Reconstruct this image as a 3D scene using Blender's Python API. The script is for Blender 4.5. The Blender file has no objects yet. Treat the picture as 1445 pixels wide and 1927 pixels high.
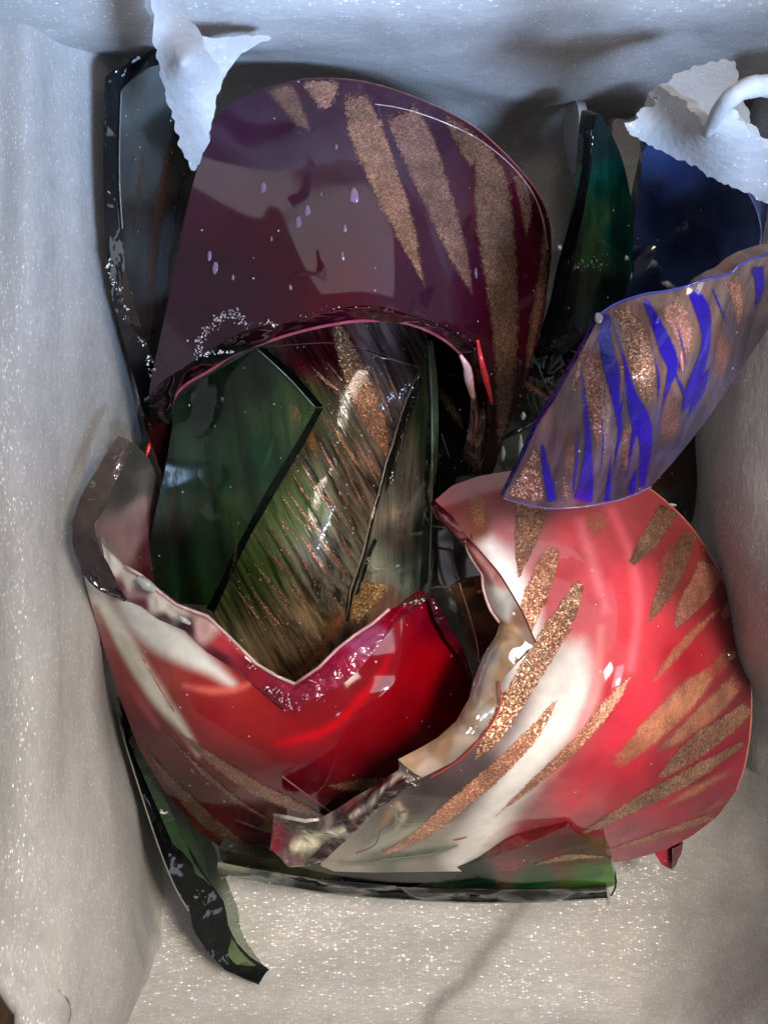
import bpy, math, random
import numpy as np
from mathutils import Vector, noise
from mathutils.geometry import delaunay_2d_cdt
random.seed(7); np.random.seed(7)
S = bpy.context.scene; C = S.collection
# ------------------------------------------------------------------ camera, world, lamps, exposure
W0, H0, F0, HC = 1445.0, 1927.0, 2200.0, 4.5          # units: decimetres above the floor of the box
cam = bpy.data.cameras.new('camera'); co = bpy.data.objects.new('camera', cam); C.objects.link(co)
co.location = (0, 0, HC); cam.sensor_fit = 'VERTICAL'; cam.sensor_height = 36.0
cam.lens = 36.0*F0/H0; cam.clip_start = .05; cam.clip_end = 200
S.camera = co
wd = bpy.data.worlds.new('World'); S.world = wd; wd.use_nodes = True
wb = wd.node_tree.nodes['Background']; wb.inputs[0].default_value = (.95, .93, .95, 1); wb.inputs[1].default_value = .22
S.view_settings.view_transform = 'Standard'; S.view_settings.look = 'None'
S.view_settings.exposure = 0; S.view_settings.gamma = 1
S.cycles.use_denoising = True
S.cycles.max_bounces = 10; S.cycles.transparent_max_bounces = 24; S.cycles.transmission_bounces = 8
S.cycles.sample_clamp_indirect = 4; S.cycles.caustics_reflective = False; S.cycles.caustics_refractive = False

def lamp(name, loc, target, sx, sy, power, col, spread=180):
    l = bpy.data.lights.new(name, 'AREA'); l.shape = 'RECTANGLE'; l.size = sx; l.size_y = sy
    l.energy = power; l.color = col; l.spread = math.radians(spread)
    o = bpy.data.objects.new(name, l); C.objects.link(o); o.location = loc
    o.rotation_euler = (Vector(target)-Vector(loc)).to_track_quat('-Z', 'Y').to_euler()
    return o
lamp('window_light', (6.2, -.6, 6.6), (0, .3, .6), 2.6, 2.2, 105, (.80, .88, 1))
lamp('shard_glint_lamp', (6.9, -1.45, 6.9), (-.205, -.06, .53), .55, .42, 1.2, (.62, .80, 1), spread=7)  # added narrow beam that puts the highlight on the middle clear shard
lamp('ceiling_light', (-.6, 8.5, 8.0), (0, -.4, .2), 13, 6.5, 262, (.97, .94, 1))
lamp('back_foam_blue_fill', (3.4, -3.4, 8.0), (-.35, 1.95, 1.0), 2.0, 1.0, 32, (.46, .65, 1), spread=20)  # added narrow blue spot that tints the back foam wall
lamp('front_foam_warm_fill', (3.6, 1.0, 8.6), (-.1, -1.75, .1), 2.4, 2.0, 42, (1, .88, .74), spread=34)  # added warm spot, out of view, that brightens the front foam

# ------------------------------------------------------------------ helpers
def P(x, y, z):
    s = (HC-z)/F0
    return ((x-W0/2)*s, (H0/2-y)*s, z)
def lin(c):
    c = c/255.0
    return c/12.92 if c <= .04045 else ((c+.055)/1.055)**2.4
def rgb(r, g, b, gain=1.0): return tuple(min(.9, lin(v)*gain) for v in (r, g, b))

def cr(pts, n_per=8, closed=False):
    """Catmull-Rom through points (any dimension)"""
    p = [np.array(q, float) for q in pts]; out = []
    N = len(p); segs = N if closed else N-1
    for i in range(segs):
        if closed: a, b, c, d = p[(i-1) % N], p[i], p[(i+1) % N], p[(i+2) % N]
        else: a, b, c, d = p[max(i-1, 0)], p[i], p[i+1], p[min(i+2, N-1)]
        for k in range(n_per):
            t = k/n_per
            out.append(.5*((2*b)+(c-a)*t+(2*a-5*b+4*c-d)*t*t+(3*b-3*c+d-a)*t**3))
    if not closed: out.append(p[-1])
    return out
def resample(pts, n):
    a = np.array(pts, float); d = np.r_[0, np.cumsum(np.linalg.norm(np.diff(a[:, :2], axis=0), axis=1))]
    t = np.linspace(0, d[-1], n)
    return np.stack([np.interp(t, d, a[:, k]) for k in range(a.shape[1])], 1)

class TPS:
    def __init__(s, ctrl):
        c = np.array(ctrl, float); s.p = c[:, :2]/500.0; n = len(c)
        K = s.U(np.linalg.norm(s.p[:, None]-s.p[None], axis=2)); Q = np.c_[np.ones(n), s.p]
        A = np.zeros((n+3, n+3)); A[:n, :n] = K+np.eye(n)*1e-4; A[:n, n:] = Q; A[n:, :n] = Q.T
        s.w = np.linalg.solve(A, np.r_[c[:, 2], 0, 0, 0])
    def U(s, r): return np.where(r > 1e-9, r*r*np.log(np.maximum(r, 1e-9)), 0)
    def __call__(s, x, y):
        q = np.stack([np.atleast_1d(x), np.atleast_1d(y)], 1)/500.0
        return s.U(np.linalg.norm(q[:, None]-s.p[None], axis=2)) @ s.w[:-3] + np.c_[np.ones(len(q)), q] @ s.w[-3:]

def inside(poly, x, y):
    poly = np.array(poly); r = np.zeros(len(x), bool); n = len(poly)
    for i in range(n):
        x1, y1 = poly[i]; x2, y2 = poly[(i+1) % n]
        if y1 == y2: continue
        c = ((y1 > y) != (y2 > y)) & (x < (x2-x1)*(y-y1)/(y2-y1)+x1); r ^= c
    return r
def pdist(poly, x, y, closed=True):
    poly = np.array(poly, float); n = len(poly); d = np.full(len(x), 1e9); m = n if closed else n-1
    for i in range(m):
        a = poly[i]; b = poly[(i+1) % n]; ab = b-a; L = max(ab@ab, 1e-9)
        t = np.clip(((x-a[0])*ab[0]+(y-a[1])*ab[1])/L, 0, 1)
        d = np.minimum(d, np.hypot(x-a[0]-t*ab[0], y-a[1]-t*ab[1]))
    return d
def lens_poly(cl):
    """centre line [(x,y,w)] -> outline"""
    c = np.array(cr(cl, 8)); t = np.gradient(c[:, :2], axis=0); t /= np.linalg.norm(t, axis=1)[:, None]+1e-9
    nrm = np.stack([-t[:, 1], t[:, 0]], 1); w = np.maximum(c[:, 2:3], 1)/2
    return np.r_[c[:, :2]+nrm*w, (c[:, :2]-nrm*w)[::-1]]
def idw(cols, x, y, p=3.0):
    c = np.array(cols, float)
    d = np.hypot(x[:, None]-c[None, :, 0], y[:, None]-c[None, :, 1])+4
    w = d**-p; w /= w.sum(1)[:, None]
    return w @ c[:, 2:]
def K(x, y, r, g, b, a=1.0, gain=1.5):
    q = rgb(r, g, b, gain); return (x, y, q[0], q[1], q[2], a)
def colour(cols, paint, x, y):
    v = idw(cols, x, y, 3.0 if len(x) > 4000 else 6.0)
    for poly, c, soft in paint:
        m = inside(poly, x, y); d = pdist(poly, x, y)*np.where(m, 1, -1)
        k = np.clip((d/soft+1)/2, 0, 1)[:, None]; k = k*k*(3-2*k)
        v = v*(1-k)+np.array(c)*k
    return v

def mesh(name, V, Fc, mats, parent=None, col=None, midx=None, attrs=None, smooth=True):
    me = bpy.data.meshes.new(name); me.from_pydata([tuple(v) for v in V], [], Fc)
    for m in mats: me.materials.append(m)
    if midx is not None: me.polygons.foreach_set('material_index', midx)
    me.polygons.foreach_set('use_smooth', [smooth]*len(me.polygons))
    if col is not None:
        a = me.color_attributes.new('Col', 'FLOAT_COLOR', 'POINT'); a.data.foreach_set('color', np.array(col, np.float32).ravel())
    for k, v in (attrs or {}).items():
        a = me.attributes.new(k, 'FLOAT', 'POINT'); a.data.foreach_set('value', np.array(v, np.float32))
    me.update()
    o = bpy.data.objects.new(name, me); C.objects.link(o)
    if parent: o.parent = parent
    return o

def thing(name, label, cat, loc=(0, 0, 0), group=None):
    o = bpy.data.objects.new(name, None); C.objects.link(o); o.empty_display_size = .1
    o['label'] = label; o['category'] = cat
    if group: o['group'] = group
    return o

def refine(V, T):
    V = list(map(tuple, V)); e = {}; out = []
    def mid(a, b):
        k = (a, b) if a < b else (b, a)
        if k not in e:
            e[k] = len(V); V.append(((V[a][0]+V[b][0])/2, (V[a][1]+V[b][1])/2))
        return e[k]
    for a, b, c in T:
        ab, bc, ca = mid(a, b), mid(b, c), mid(c, a)
        out += [(a, ab, ca), (ab, b, bc), (ca, bc, c), (ab, bc, ca)]
    return V, out

def patch(name, outline, tps, thick, mats, cols, parent=None, paint=(), step=14, ref=1, smooth_outline=True, jag=0.0, edge_mat=None, seed=0, wav=0.0):
    """closed shell of glass: front face on the surface tps, back face thick behind it, edges between"""
    ol = cr(outline, 4, True) if smooth_outline else [np.array(q, float) for q in outline]
    ol = np.array(ol+[ol[0]])[:, :2]; L = np.linalg.norm(np.diff(ol, axis=0), axis=1).sum()
    n = max(12, int(L/(step*.75))); ol = resample(ol, n+1)[:-1]
    if jag:
        for i in range(len(ol)):
            ol[i] += jag*np.array([noise.noise((ol[i][0]*.06, ol[i][1]*.06, seed)), noise.noise((ol[i][0]*.06, ol[i][1]*.06, seed+9))])+.35*jag*np.array([noise.noise((ol[i][0]*.25, ol[i][1]*.25, seed)), noise.noise((ol[i][0]*.25, ol[i][1]*.25, seed+9))])
    x0, y0 = ol.min(0); x1, y1 = ol.max(0)
    gx, gy = np.meshgrid(np.arange(x0, x1, step), np.arange(y0, y1, step*.87)); gx = gx+((np.arange(gx.shape[0]) % 2)*step/2)[:, None]
    gx = gx.ravel(); gy = gy.ravel()
    m = inside(ol, gx, gy); gx, gy = gx[m], gy[m]; m = pdist(ol, gx, gy) > step*.45; gx, gy = gx[m], gy[m]
    pts = [Vector(q) for q in ol]+[Vector((a, b)) for a, b in zip(gx, gy)]
    nb = len(ol)
    r = delaunay_2d_cdt(pts, [], [list(range(nb))], 1, 1e-4)
    V2 = [tuple(v) for v in r[0]]; T = [tuple(f) for f in r[2]]
    for _ in range(ref): V2, T = refine(V2, T)
    V2 = np.array(V2); T = np.array(T)
    A = V2[T[:, 0]]; B = V2[T[:, 1]]; D = V2[T[:, 2]]
    cr2 = (B[:, 0]-A[:, 0])*(D[:, 1]-A[:, 1])-(B[:, 1]-A[:, 1])*(D[:, 0]-A[:, 0])
    T[cr2 > 0] = T[cr2 > 0][:, ::-1]                                  # +y is down in the photo, so clockwise there faces up
    z = tps(V2[:, 0], V2[:, 1])
    if wav: z = z+wav*np.array([noise.noise((a*.012, b*.012, seed+3.3)) for a, b in V2])
    V = np.array([P(a, b, c) for (a, b), c in zip(V2, z)])
    nf = np.cross(V[T[:, 1]]-V[T[:, 0]], V[T[:, 2]]-V[T[:, 0]]); vn = np.zeros_like(V)
    for k in range(3): np.add.at(vn, T[:, k], nf)
    vn /= np.linalg.norm(vn, axis=1)[:, None]+1e-12
    Bk = V-vn*thick
    col = colour(cols, paint, V2[:, 0], V2[:, 1])
    E = {}
    for a, b, c in T.tolist():
        for u, w in ((a, b), (b, c), (c, a)): E[(u, w)] = 1
    border = [(u, w) for (u, w) in E if (w, u) not in E]
    N = len(V); faces = T.tolist()+[(c+N, b+N, a+N) for a, b, c in T.tolist()]; mi = [0]*len(faces)
    Vb = {}
    allV = list(V)+list(Bk); allC = list(col)+list(col)
    def dupv(i):
        if i not in Vb: Vb[i] = len(allV); allV.append(allV[i]); allC.append(allC[i])
        return Vb[i]
    for u, w in border:
        faces.append((dupv(w), dupv(u), dupv(u+N), dupv(w+N))); mi.append(1 if len(mats) > 1 else 0)
    return mesh(name, allV, faces, mats, parent, allC, mi)

def streak(name, cl, tps, mat, parent, off=.0018, tone=(1, 1, 1), poly=None, soft=12.0, cut=None):
    """a streak of metal flakes fused in the glass surface"""
    if mat is CD: soft = max(soft, 15)
    fade = 4.5 if mat is CD else 2.2 if mat is CM else 1.2
    if poly is not None:
        ol = np.array(cr(poly, 5, True)); ol = np.vstack([ol, ol[:1]]); L = np.linalg.norm(np.diff(ol, axis=0), axis=1).sum()
        ol = resample(ol, max(16, int(L/6)))[:-1]
        x0, y0 = ol.min(0); x1, y1 = ol.max(0)
        gx, gy = np.meshgrid(np.arange(x0, x1, 6.), np.arange(y0, y1, 6.)); gx = gx.ravel(); gy = gy.ravel()
        m = inside(ol, gx, gy); gx, gy = gx[m], gy[m]; m = pdist(ol, gx, gy) > 3; gx, gy = gx[m], gy[m]
        r = delaunay_2d_cdt([Vector(q) for q in ol]+[Vector((a, b)) for a, b in zip(gx, gy)], [], [list(range(len(ol)))], 1, 1e-4)
        V2 = np.array([tuple(v) for v in r[0]]); T = [tuple(f) for f in r[2]]
        d = pdist(ol, V2[:, 0], V2[:, 1]); ed = np.clip(d/soft, 0, 1)
        u = (V2[:, 1]-y0)
        T2 = []
        for a, b, c in T:
            s = (V2[b, 0]-V2[a, 0])*(V2[c, 1]-V2[a, 1])-(V2[b, 1]-V2[a, 1])*(V2[c, 0]-V2[a, 0])
            T2.append((a, c, b) if s > 0 else (a, b, c))
        T = T2
    else:
        c = np.array(cr(cl, 8)); L = np.linalg.norm(np.diff(c[:, :2], axis=0), axis=1).sum()
        c = resample(c, max(6, int(L/7))); t = np.gradient(c[:, :2], axis=0); t /= np.linalg.norm(t, axis=1)[:, None]+1e-9
        nr = np.stack([-t[:, 1], t[:, 0]], 1); w = np.maximum(c[:, 2], 1.5)/2; M = 8
        V2 = []; ed = []; n = len(c)
        for i in range(n):
            jw = 1+.10*noise.noise((i*.35, cl[0][0]*.1, 0)); 
            for j in range(M+1):
                s = (j/M*2-1); V2.append(c[i, :2]+nr[i]*w[i]*jw*s)
                ed.append(min(1, (1-abs(s))*max(w[i], 3)/soft, (i+.3)*7/soft/fade, (n-1-i+.3)*7/soft/fade))
        V2 = np.array(V2); T = []
        for i in range(n-1):
            for j in range(M):
                a = i*(M+1)+j; T.append((a, a+1, a+M+2, a+M+1))
    z = tps(V2[:, 0], V2[:, 1]); e = 1.0
    zx = (tps(V2[:, 0]+e, V2[:, 1])-z)/e; zy = (tps(V2[:, 0], V2[:, 1]+e)-z)/e
    V = []
    for (a, b), zz, gx_, gy_ in zip(V2, z, zx, zy):
        s = (HC-zz)/F0; nx, ny = -gx_/s, gy_/s; l = math.sqrt(nx*nx+ny*ny+1)
        p = P(a, b, zz); V.append((p[0]+nx/l*off, p[1]+ny/l*off, p[2]+off/l))
    return mesh(name, V, T, [mat], parent, [(tone[0], tone[1], tone[2], 1)]*len(V), None, {'edge': ed})

def ribbon(name, A, B, mat, parent, rows=8, bulge=0.0, rough=.01, cols=None, seg=7, sc=6.0, seed=0, alpha=1.0, smooth=True, ridge=0.0, curve=False, paint=()):
    """broken edge: the band of fracture between the line A of one face and the line B of the other (x, y, z)"""
    if curve: A = cr(A, 6); B = cr(B, 6)
    a = np.array(A, float); b = np.array(B, float)
    L = max(np.linalg.norm(np.diff(a[:, :2], axis=0), axis=1).sum(), np.linalg.norm(np.diff(b[:, :2], axis=0), axis=1).sum())
    n = max(4, int(L/seg)); a = resample(a, n); b = resample(b, n)
    V = []; X = []; Y = []
    for i in range(n):
        pa = Vector(P(*a[i])); pb = Vector(P(*b[i])); i2 = min(i+1, n-1); i1 = max(i-1, 0)
        tg = Vector(P(*((a[i2]+b[i2])/2)))-Vector(P(*((a[i1]+b[i1])/2))); nr = tg.cross(pb-pa)
        if nr.length > 1e-9: nr.normalize()
        if nr.z < 0: nr = -nr
        for j in range(rows+1):
            t = j/rows; p = pa.lerp(pb, t); k = math.sin(math.pi*t)
            q = noise.noise((p.x*sc, p.y*sc, p.z*sc+seed)); q2 = abs(noise.noise((p.x*sc*2.7, p.y*sc*2.7, seed+5)))
            d = bulge*k+rough*.55*(q+.35*q2)*min(1, k*2.5)+ridge*k*math.sin(i*.9+seed+t*2)
            V.append(p+nr*d); X.append(a[i, 0]*(1-t)+b[i, 0]*t); Y.append(a[i, 1]*(1-t)+b[i, 1]*t)
    Fc = []
    for i in range(n-1):
        for j in range(rows):
            q = i*(rows+1)+j; Fc.append((q, q+1, q+rows+2, q+rows+1))
    X = np.array(X); Y = np.array(Y)
    col = colour(cols, paint, X, Y) if cols else np.tile(np.array([.02, .02, .02, alpha]), (len(V), 1))
    return mesh(name, V, Fc, [mat], parent, col, None, None, smooth)

def tube(name, pts, rad, mat, parent, curve=True, sides=8, jit=0.0, tone=None, caps=True, flat=1.0):
    """round bead along (x, y, z[, r]) ; rad in photo pixels"""
    p = cr(pts, 6) if curve else [np.array(q, float) for q in pts]
    n = len(p); V = []; Fc = []
    W = [Vector(P(*q[:3])) for q in p]
    for i in range(n):
        t = (W[min(i+1, n-1)]-W[max(i-1, 0)]).normalized(); u = t.cross(Vector((0, 0, 1)))
        if u.length < 1e-6: u = Vector((1, 0, 0))
        u.normalize(); v = t.cross(u)
        r = (p[i][3] if len(p[i]) > 3 else rad)*(HC-p[i][2])/F0
        r *= 1+jit*noise.noise((i*.7, p[i][0]*.05, 2))
        for k in range(sides):
            an = 2*math.pi*k/sides; V.append(W[i]+u*math.cos(an)*r+v*math.sin(an)*r*flat)
    for i in range(n-1):
        for k in range(sides):
            a = i*sides+k; b = i*sides+(k+1) % sides; Fc.append((a, b, b+sides, a+sides))
    if caps: Fc.append(tuple(range(sides))[::-1]); Fc.append(tuple(range((n-1)*sides, n*sides)))
    return mesh(name, V, Fc, [mat], parent, [tuple(tone or (.5, .5, .5))[:3]+(1,)]*len(V))

def blob(name, x, y, z, rx, ry, rz, ang, mat, parent, tone=(.5, .5, .5)):
    s = (HC-z)/F0; V = []; Fc = []; R, U = 6, 12; ca, sa = math.cos(ang), math.sin(ang)
    c = P(x, y, z)
    for i in range(R+1):
        ph = math.pi*i/R
        for k in range(U):
            th = 2*math.pi*k/U; a, b = rx*s*math.sin(ph)*math.cos(th), ry*s*math.sin(ph)*math.sin(th)
            V.append((c[0]+a*ca-b*sa, c[1]+a*sa+b*ca, c[2]+rz*s*math.cos(ph)))
    for i in range(R):
        for k in range(U):
            Fc.append((i*U+k, (i+1)*U+k, (i+1)*U+(k+1) % U, i*U+(k+1) % U))
    return mesh(name, V, Fc, [mat], parent, [tuple(tone)+(1,)]*len(V))

def sheet(name, rows, mat, parent=None, nu=90, nv=60, fold=0.0, fsc=(1, 1, 1), seed=0, fine=.006, thick=.03, ragged=0.0, kind=None, curve=True):
    """foam sheet lofted through rows of (x, y, z)"""
    R = [resample(cr(r, 10) if curve else r, nu) for r in rows]
    G = []
    for i in range(nu):
        G.append(resample(cr([r[i] for r in R], 10), nv))
    G = np.array(G); V = []
    for i in range(nu):
        for j in range(nv):
            x, y, z = G[i, j]
            if ragged and j in (0,): x += ragged*noise.noise((i*.5, seed, 0)); y += ragged*noise.noise((i*.5, seed, 7))
            p = Vector(P(x, y, z)); f = noise.noise((p.x*fsc[0], p.y*fsc[1], p.z*fsc[2]+seed))+.5*noise.noise((p.x*fsc[0]*2.3, p.y*fsc[1]*2.3, p.z*fsc[2]*2+seed+4))
            V.append(p+Vector((0, 0, 1))*0); V[-1] = (p, fold*f+fine*noise.noise((p.x*9, p.y*9, p.z*9)))
    pos = np.array([v[0] for v in V]).reshape(nu, nv, 3); d = np.array([v[1] for v in V]).reshape(nu, nv, 1)
    du = np.gradient(pos, axis=0); dv = np.gradient(pos, axis=1); nr = np.cross(du, dv); nr /= np.linalg.norm(nr, axis=2, keepdims=True)+1e-9
    if nr[..., 2].mean() < 0: nr = -nr
    top = (pos+nr*d).reshape(-1, 3); bot = (pos+nr*(d-thick)).reshape(-1, 3); N = nu*nv; Fc = []
    for i in range(nu-1):
        for j in range(nv-1):
            a = i*nv+j; q = (a, a+nv, a+nv+1, a+1); Fc.append(q); Fc.append(tuple(k+N for k in q[::-1]))
    rim = [i*nv for i in range(nu)]+[(nu-1)*nv+j for j in range(1, nv)]+[i*nv+nv-1 for i in range(nu-2, -1, -1)]+[j for j in range(nv-2, 0, -1)]
    for k in range(len(rim)):
        a, b = rim[k], rim[(k+1) % len(rim)]; Fc.append((b, a, a+N, b+N))
    o = mesh(name, np.r_[top, bot], Fc, [mat], parent)
    if kind: o['kind'] = kind
    return o

# ------------------------------------------------------------------ materials
def M(name):
    m = bpy.data.materials.new(name); m.use_nodes = True; nt = m.node_tree; nt.nodes.clear()
    def n(t, **k):
        q = nt.nodes.new(t)
        for a, b in k.items():
            if a.startswith('i_'):
                key = a[2:]; q.inputs[int(key) if key.isdigit() else key.replace('_', ' ')].default_value = b
            else: setattr(q, a, b)
        return q
    def l(a, b): nt.links.new(a, b)
    out = n('ShaderNodeOutputMaterial')
    return m, n, l, out
def math_(n, l, op, a, b=None, clamp=False):
    q = n('ShaderNodeMath', operation=op, use_clamp=clamp)
    for i, v in enumerate((a, b)):
        if v is None: continue
        if isinstance(v, (int, float)): q.inputs[i].default_value = v
        else: l(v, q.inputs[i])
    return q.outputs[0]
def ramp(n, l, v, a, b, c0=0.0, c1=1.0):
    q = n('ShaderNodeMapRange', interpolation_type='SMOOTHSTEP', i_1=a, i_2=b, i_3=c0, i_4=c1); l(v, q.inputs[0]); return q.outputs[0]
def mixc(n, l, f, a, b, mode='MIX'):
    q = n('ShaderNodeMix', data_type='RGBA', blend_type=mode)
    for i, v in ((0, f), (6, a), (7, b)):
        if isinstance(v, (int, float)): q.inputs[i].default_value = v
        elif isinstance(v, tuple): q.inputs[i].default_value = v if len(v) == 4 else v+(1,)
        else: l(v, q.inputs[i])
    return q.outputs[2]
def dust(n, l, tc, base, scale=42, amount=.035, c=(.55, .55, .55)):
    """sparse specks and crumbs of glass dust lying on the surface"""
    v = n('ShaderNodeTexVoronoi', i_Scale=scale, i_Randomness=1.0); l(tc, v.inputs['Vector'])
    s = n('ShaderNodeSeparateColor'); l(v.outputs['Color'], s.inputs[0])
    sel = math_(n, l, 'GREATER_THAN', s.outputs[0], 1-amount*6)
    siz = math_(n, l, 'MULTIPLY', s.outputs[1], .17)
    near = math_(n, l, 'LESS_THAN', v.outputs['Distance'], siz)
    k = math_(n, l, 'MULTIPLY', sel, near)
    return mixc(n, l, k, base, c), k

def mat_glass_body(name, rough=.06, wave=.12, streaky=None, dusty=.02, coat=.3, ior=1.5):
    """cased glass: where Col alpha is 1 the colour layer is opaque, where it is 0 the glass is clear and only tints"""
    m, n, l, out = M(name)
    tc = n('ShaderNodeTexCoord').outputs['Object']
    at = n('ShaderNodeAttribute', attribute_name='Col')
    nz = n('ShaderNodeTexNoise', i_Scale=5.0, i_Detail=4.0, i_Roughness=.6); l(tc, nz.inputs['Vector'])
    f = ramp(n, l, nz.outputs[0], .3, .7, .78, 1.18)
    sc = n('ShaderNodeVectorMath', operation='SCALE'); l(at.outputs['Color'], sc.inputs[0]); l(f, sc.inputs['Scale'])
    tcol = at.outputs['Color']; scol = sc.outputs[0]; sh = None
    if streaky:                                                      # drawn threads running through the glass
        ang, amt, fr_ = streaky
        mp = n('ShaderNodeMapping'); mp.inputs['Rotation'].default_value = (0, 0, ang); l(tc, mp.inputs[0])
        m2 = n('ShaderNodeMapping'); m2.inputs['Scale'].default_value = (fr_, fr_*.07, fr_*.25); l(mp.outputs[0], m2.inputs[0])
        sn = n('ShaderNodeTexNoise', i_Scale=1.0, i_Detail=4.0, i_Roughness=.65, i_Distortion=.3); l(m2.outputs[0], sn.inputs['Vector'])
        g = ramp(n, l, sn.outputs[0], .32, .7, 1-amt, 1+amt*1.5); sh = sn.outputs[0]
        s2 = n('ShaderNodeVectorMath', operation='SCALE'); l(scol, s2.inputs[0]); l(g, s2.inputs['Scale']); scol = s2.outputs[0]
        s3 = n('ShaderNodeVectorMath', operation='SCALE'); l(tcol, s3.inputs[0]); l(g, s3.inputs['Scale']); tcol = s3.outputs[0]
    base, dk = dust(n, l, tc, scol, amount=dusty)
    wv = n('ShaderNodeTexNoise', i_Scale=2.2, i_Detail=2.0); l(tc, wv.inputs['Vector'])
    bp = n('ShaderNodeBump', i_Strength=wave, i_Distance=.05); l(wv.outputs[0] if sh is None else math_(n, l, 'ADD', wv.outputs[0], math_(n, l, 'MULTIPLY', sh, .22)), bp.inputs['Height'])
    sm = n('ShaderNodeTexNoise', i_Scale=3.0, i_Detail=6.0, i_Roughness=.7); l(tc, sm.inputs['Vector'])
    rg = ramp(n, l, sm.outputs[0], .4, .75, rough, rough+.12)
    b = n('ShaderNodeBsdfPrincipled', i_IOR=ior); l(base, b.inputs['Base Color']); l(rg, b.inputs['Roughness']); l(bp.outputs[0], b.inputs['Normal'])
    b.inputs['Coat Weight'].default_value = coat; b.inputs['Coat Roughness'].default_value = .04; l(bp.outputs[0], b.inputs['Coat Normal'])
    tr = n('ShaderNodeBsdfTransparent'); l(tcol, tr.inputs[0])
    gl = n('ShaderNodeBsdfGlossy', i_Roughness=.02); l(bp.outputs[0], gl.inputs['Normal'])
    fr = n('ShaderNodeFresnel', i_IOR=1.5); l(bp.outputs[0], fr.inputs['Normal'])
    mg = n('ShaderNodeMixShader'); l(fr.outputs[0], mg.inputs[0]); l(tr.outputs[0], mg.inputs[1]); l(gl.outputs[0], mg.inputs[2])
    mx = n('ShaderNodeMixShader'); al = math_(n, l, 'MAXIMUM', at.outputs['Alpha'], dk)
    l(al, mx.inputs[0]); l(mg.outputs[0], mx.inputs[1]); l(b.outputs[0], mx.inputs[2]); l(mx.outputs[0], out.inputs[0])
    return m

def mat_flake(name, dark, light, cell=230, metal=.75, rough=.32, glint=.7, grain=1.0, wash=0.0, contrast=3.0):
    """aventurine: copper flakes in glass; each cell of the pattern tilts its own way"""
    m, n, l, out = M(name)
    tc = n('ShaderNodeTexCoord').outputs['Object']
    v = n('ShaderNodeTexVoronoi', i_Scale=float(cell)); l(tc, v.inputs['Vector'])
    s = n('ShaderNodeSeparateColor'); l(v.outputs['Color'], s.inputs[0])
    big = n('ShaderNodeTexNoise', i_Scale=9.0, i_Detail=5.0, i_Roughness=.65); l(tc, big.inputs['Vector'])
    k = math_(n, l, 'POWER', s.outputs[0], contrast)  # sparse bright cells: sparkle of the flakes put into their colour
    at = n('ShaderNodeAttribute', attribute_name='Col')
    c0 = mixc(n, l, k, dark, light)
    c1 = mixc(n, l, 1.0, c0, at.outputs['Color'], 'MULTIPLY')
    hs = ramp(n, l, big.outputs[0], .3, .7, .62, 1.3)
    sc = n('ShaderNodeVectorMath', operation='SCALE'); l(c1, sc.inputs[0]); l(hs, sc.inputs['Scale'])
    geo = n('ShaderNodeNewGeometry')
    sub = n('ShaderNodeVectorMath', operation='SUBTRACT'); l(v.outputs['Color'], sub.inputs[0]); sub.inputs[1].default_value = (.5, .5, .5)
    ml = n('ShaderNodeVectorMath', operation='SCALE', i_Scale=glint); l(sub.outputs[0], ml.inputs[0])
    ad = n('ShaderNodeVectorMath', operation='ADD'); l(geo.outputs['Normal'], ad.inputs[0]); l(ml.outputs[0], ad.inputs[1])
    nm = n('ShaderNodeVectorMath', operation='NORMALIZE'); l(ad.outputs[0], nm.inputs[0])
    b = n('ShaderNodeBsdfPrincipled', i_Metallic=metal, i_Roughness=rough); l(sc.outputs[0], b.inputs['Base Color']); l(nm.outputs[0], b.inputs['Normal'])
    b.inputs['Coat Weight'].default_value = .5; b.inputs['Coat Roughness'].default_value = .03
    l(geo.outputs['Normal'], b.inputs['Coat Normal'])
    ed = n('ShaderNodeAttribute', attribute_name='edge')
    fine = n('ShaderNodeTexNoise', i_Scale=cell*.35, i_Detail=3.0, i_Roughness=.7); l(tc, fine.inputs['Vector'])
    q = math_(n, l, 'SUBTRACT', fine.outputs[0], .5); q = math_(n, l, 'MULTIPLY', q, 2.1*grain)
    q = math_(n, l, 'ADD', q, ed.outputs['Fac']); al = ramp(n, l, q, .15, .80, 0, 1.0-wash); al = math_(n, l, 'MULTIPLY', al, ramp(n, l, s.outputs[1], 0, .5, .62, 1.0))
    tr = n('ShaderNodeBsdfTransparent'); mx = n('ShaderNodeMixShader'); l(al, mx.inputs[0]); l(tr.outputs[0], mx.inputs[1]); l(b.outputs[0], mx.inputs[2])
    l(mx.outputs[0], out.inputs[0]); return m

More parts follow.
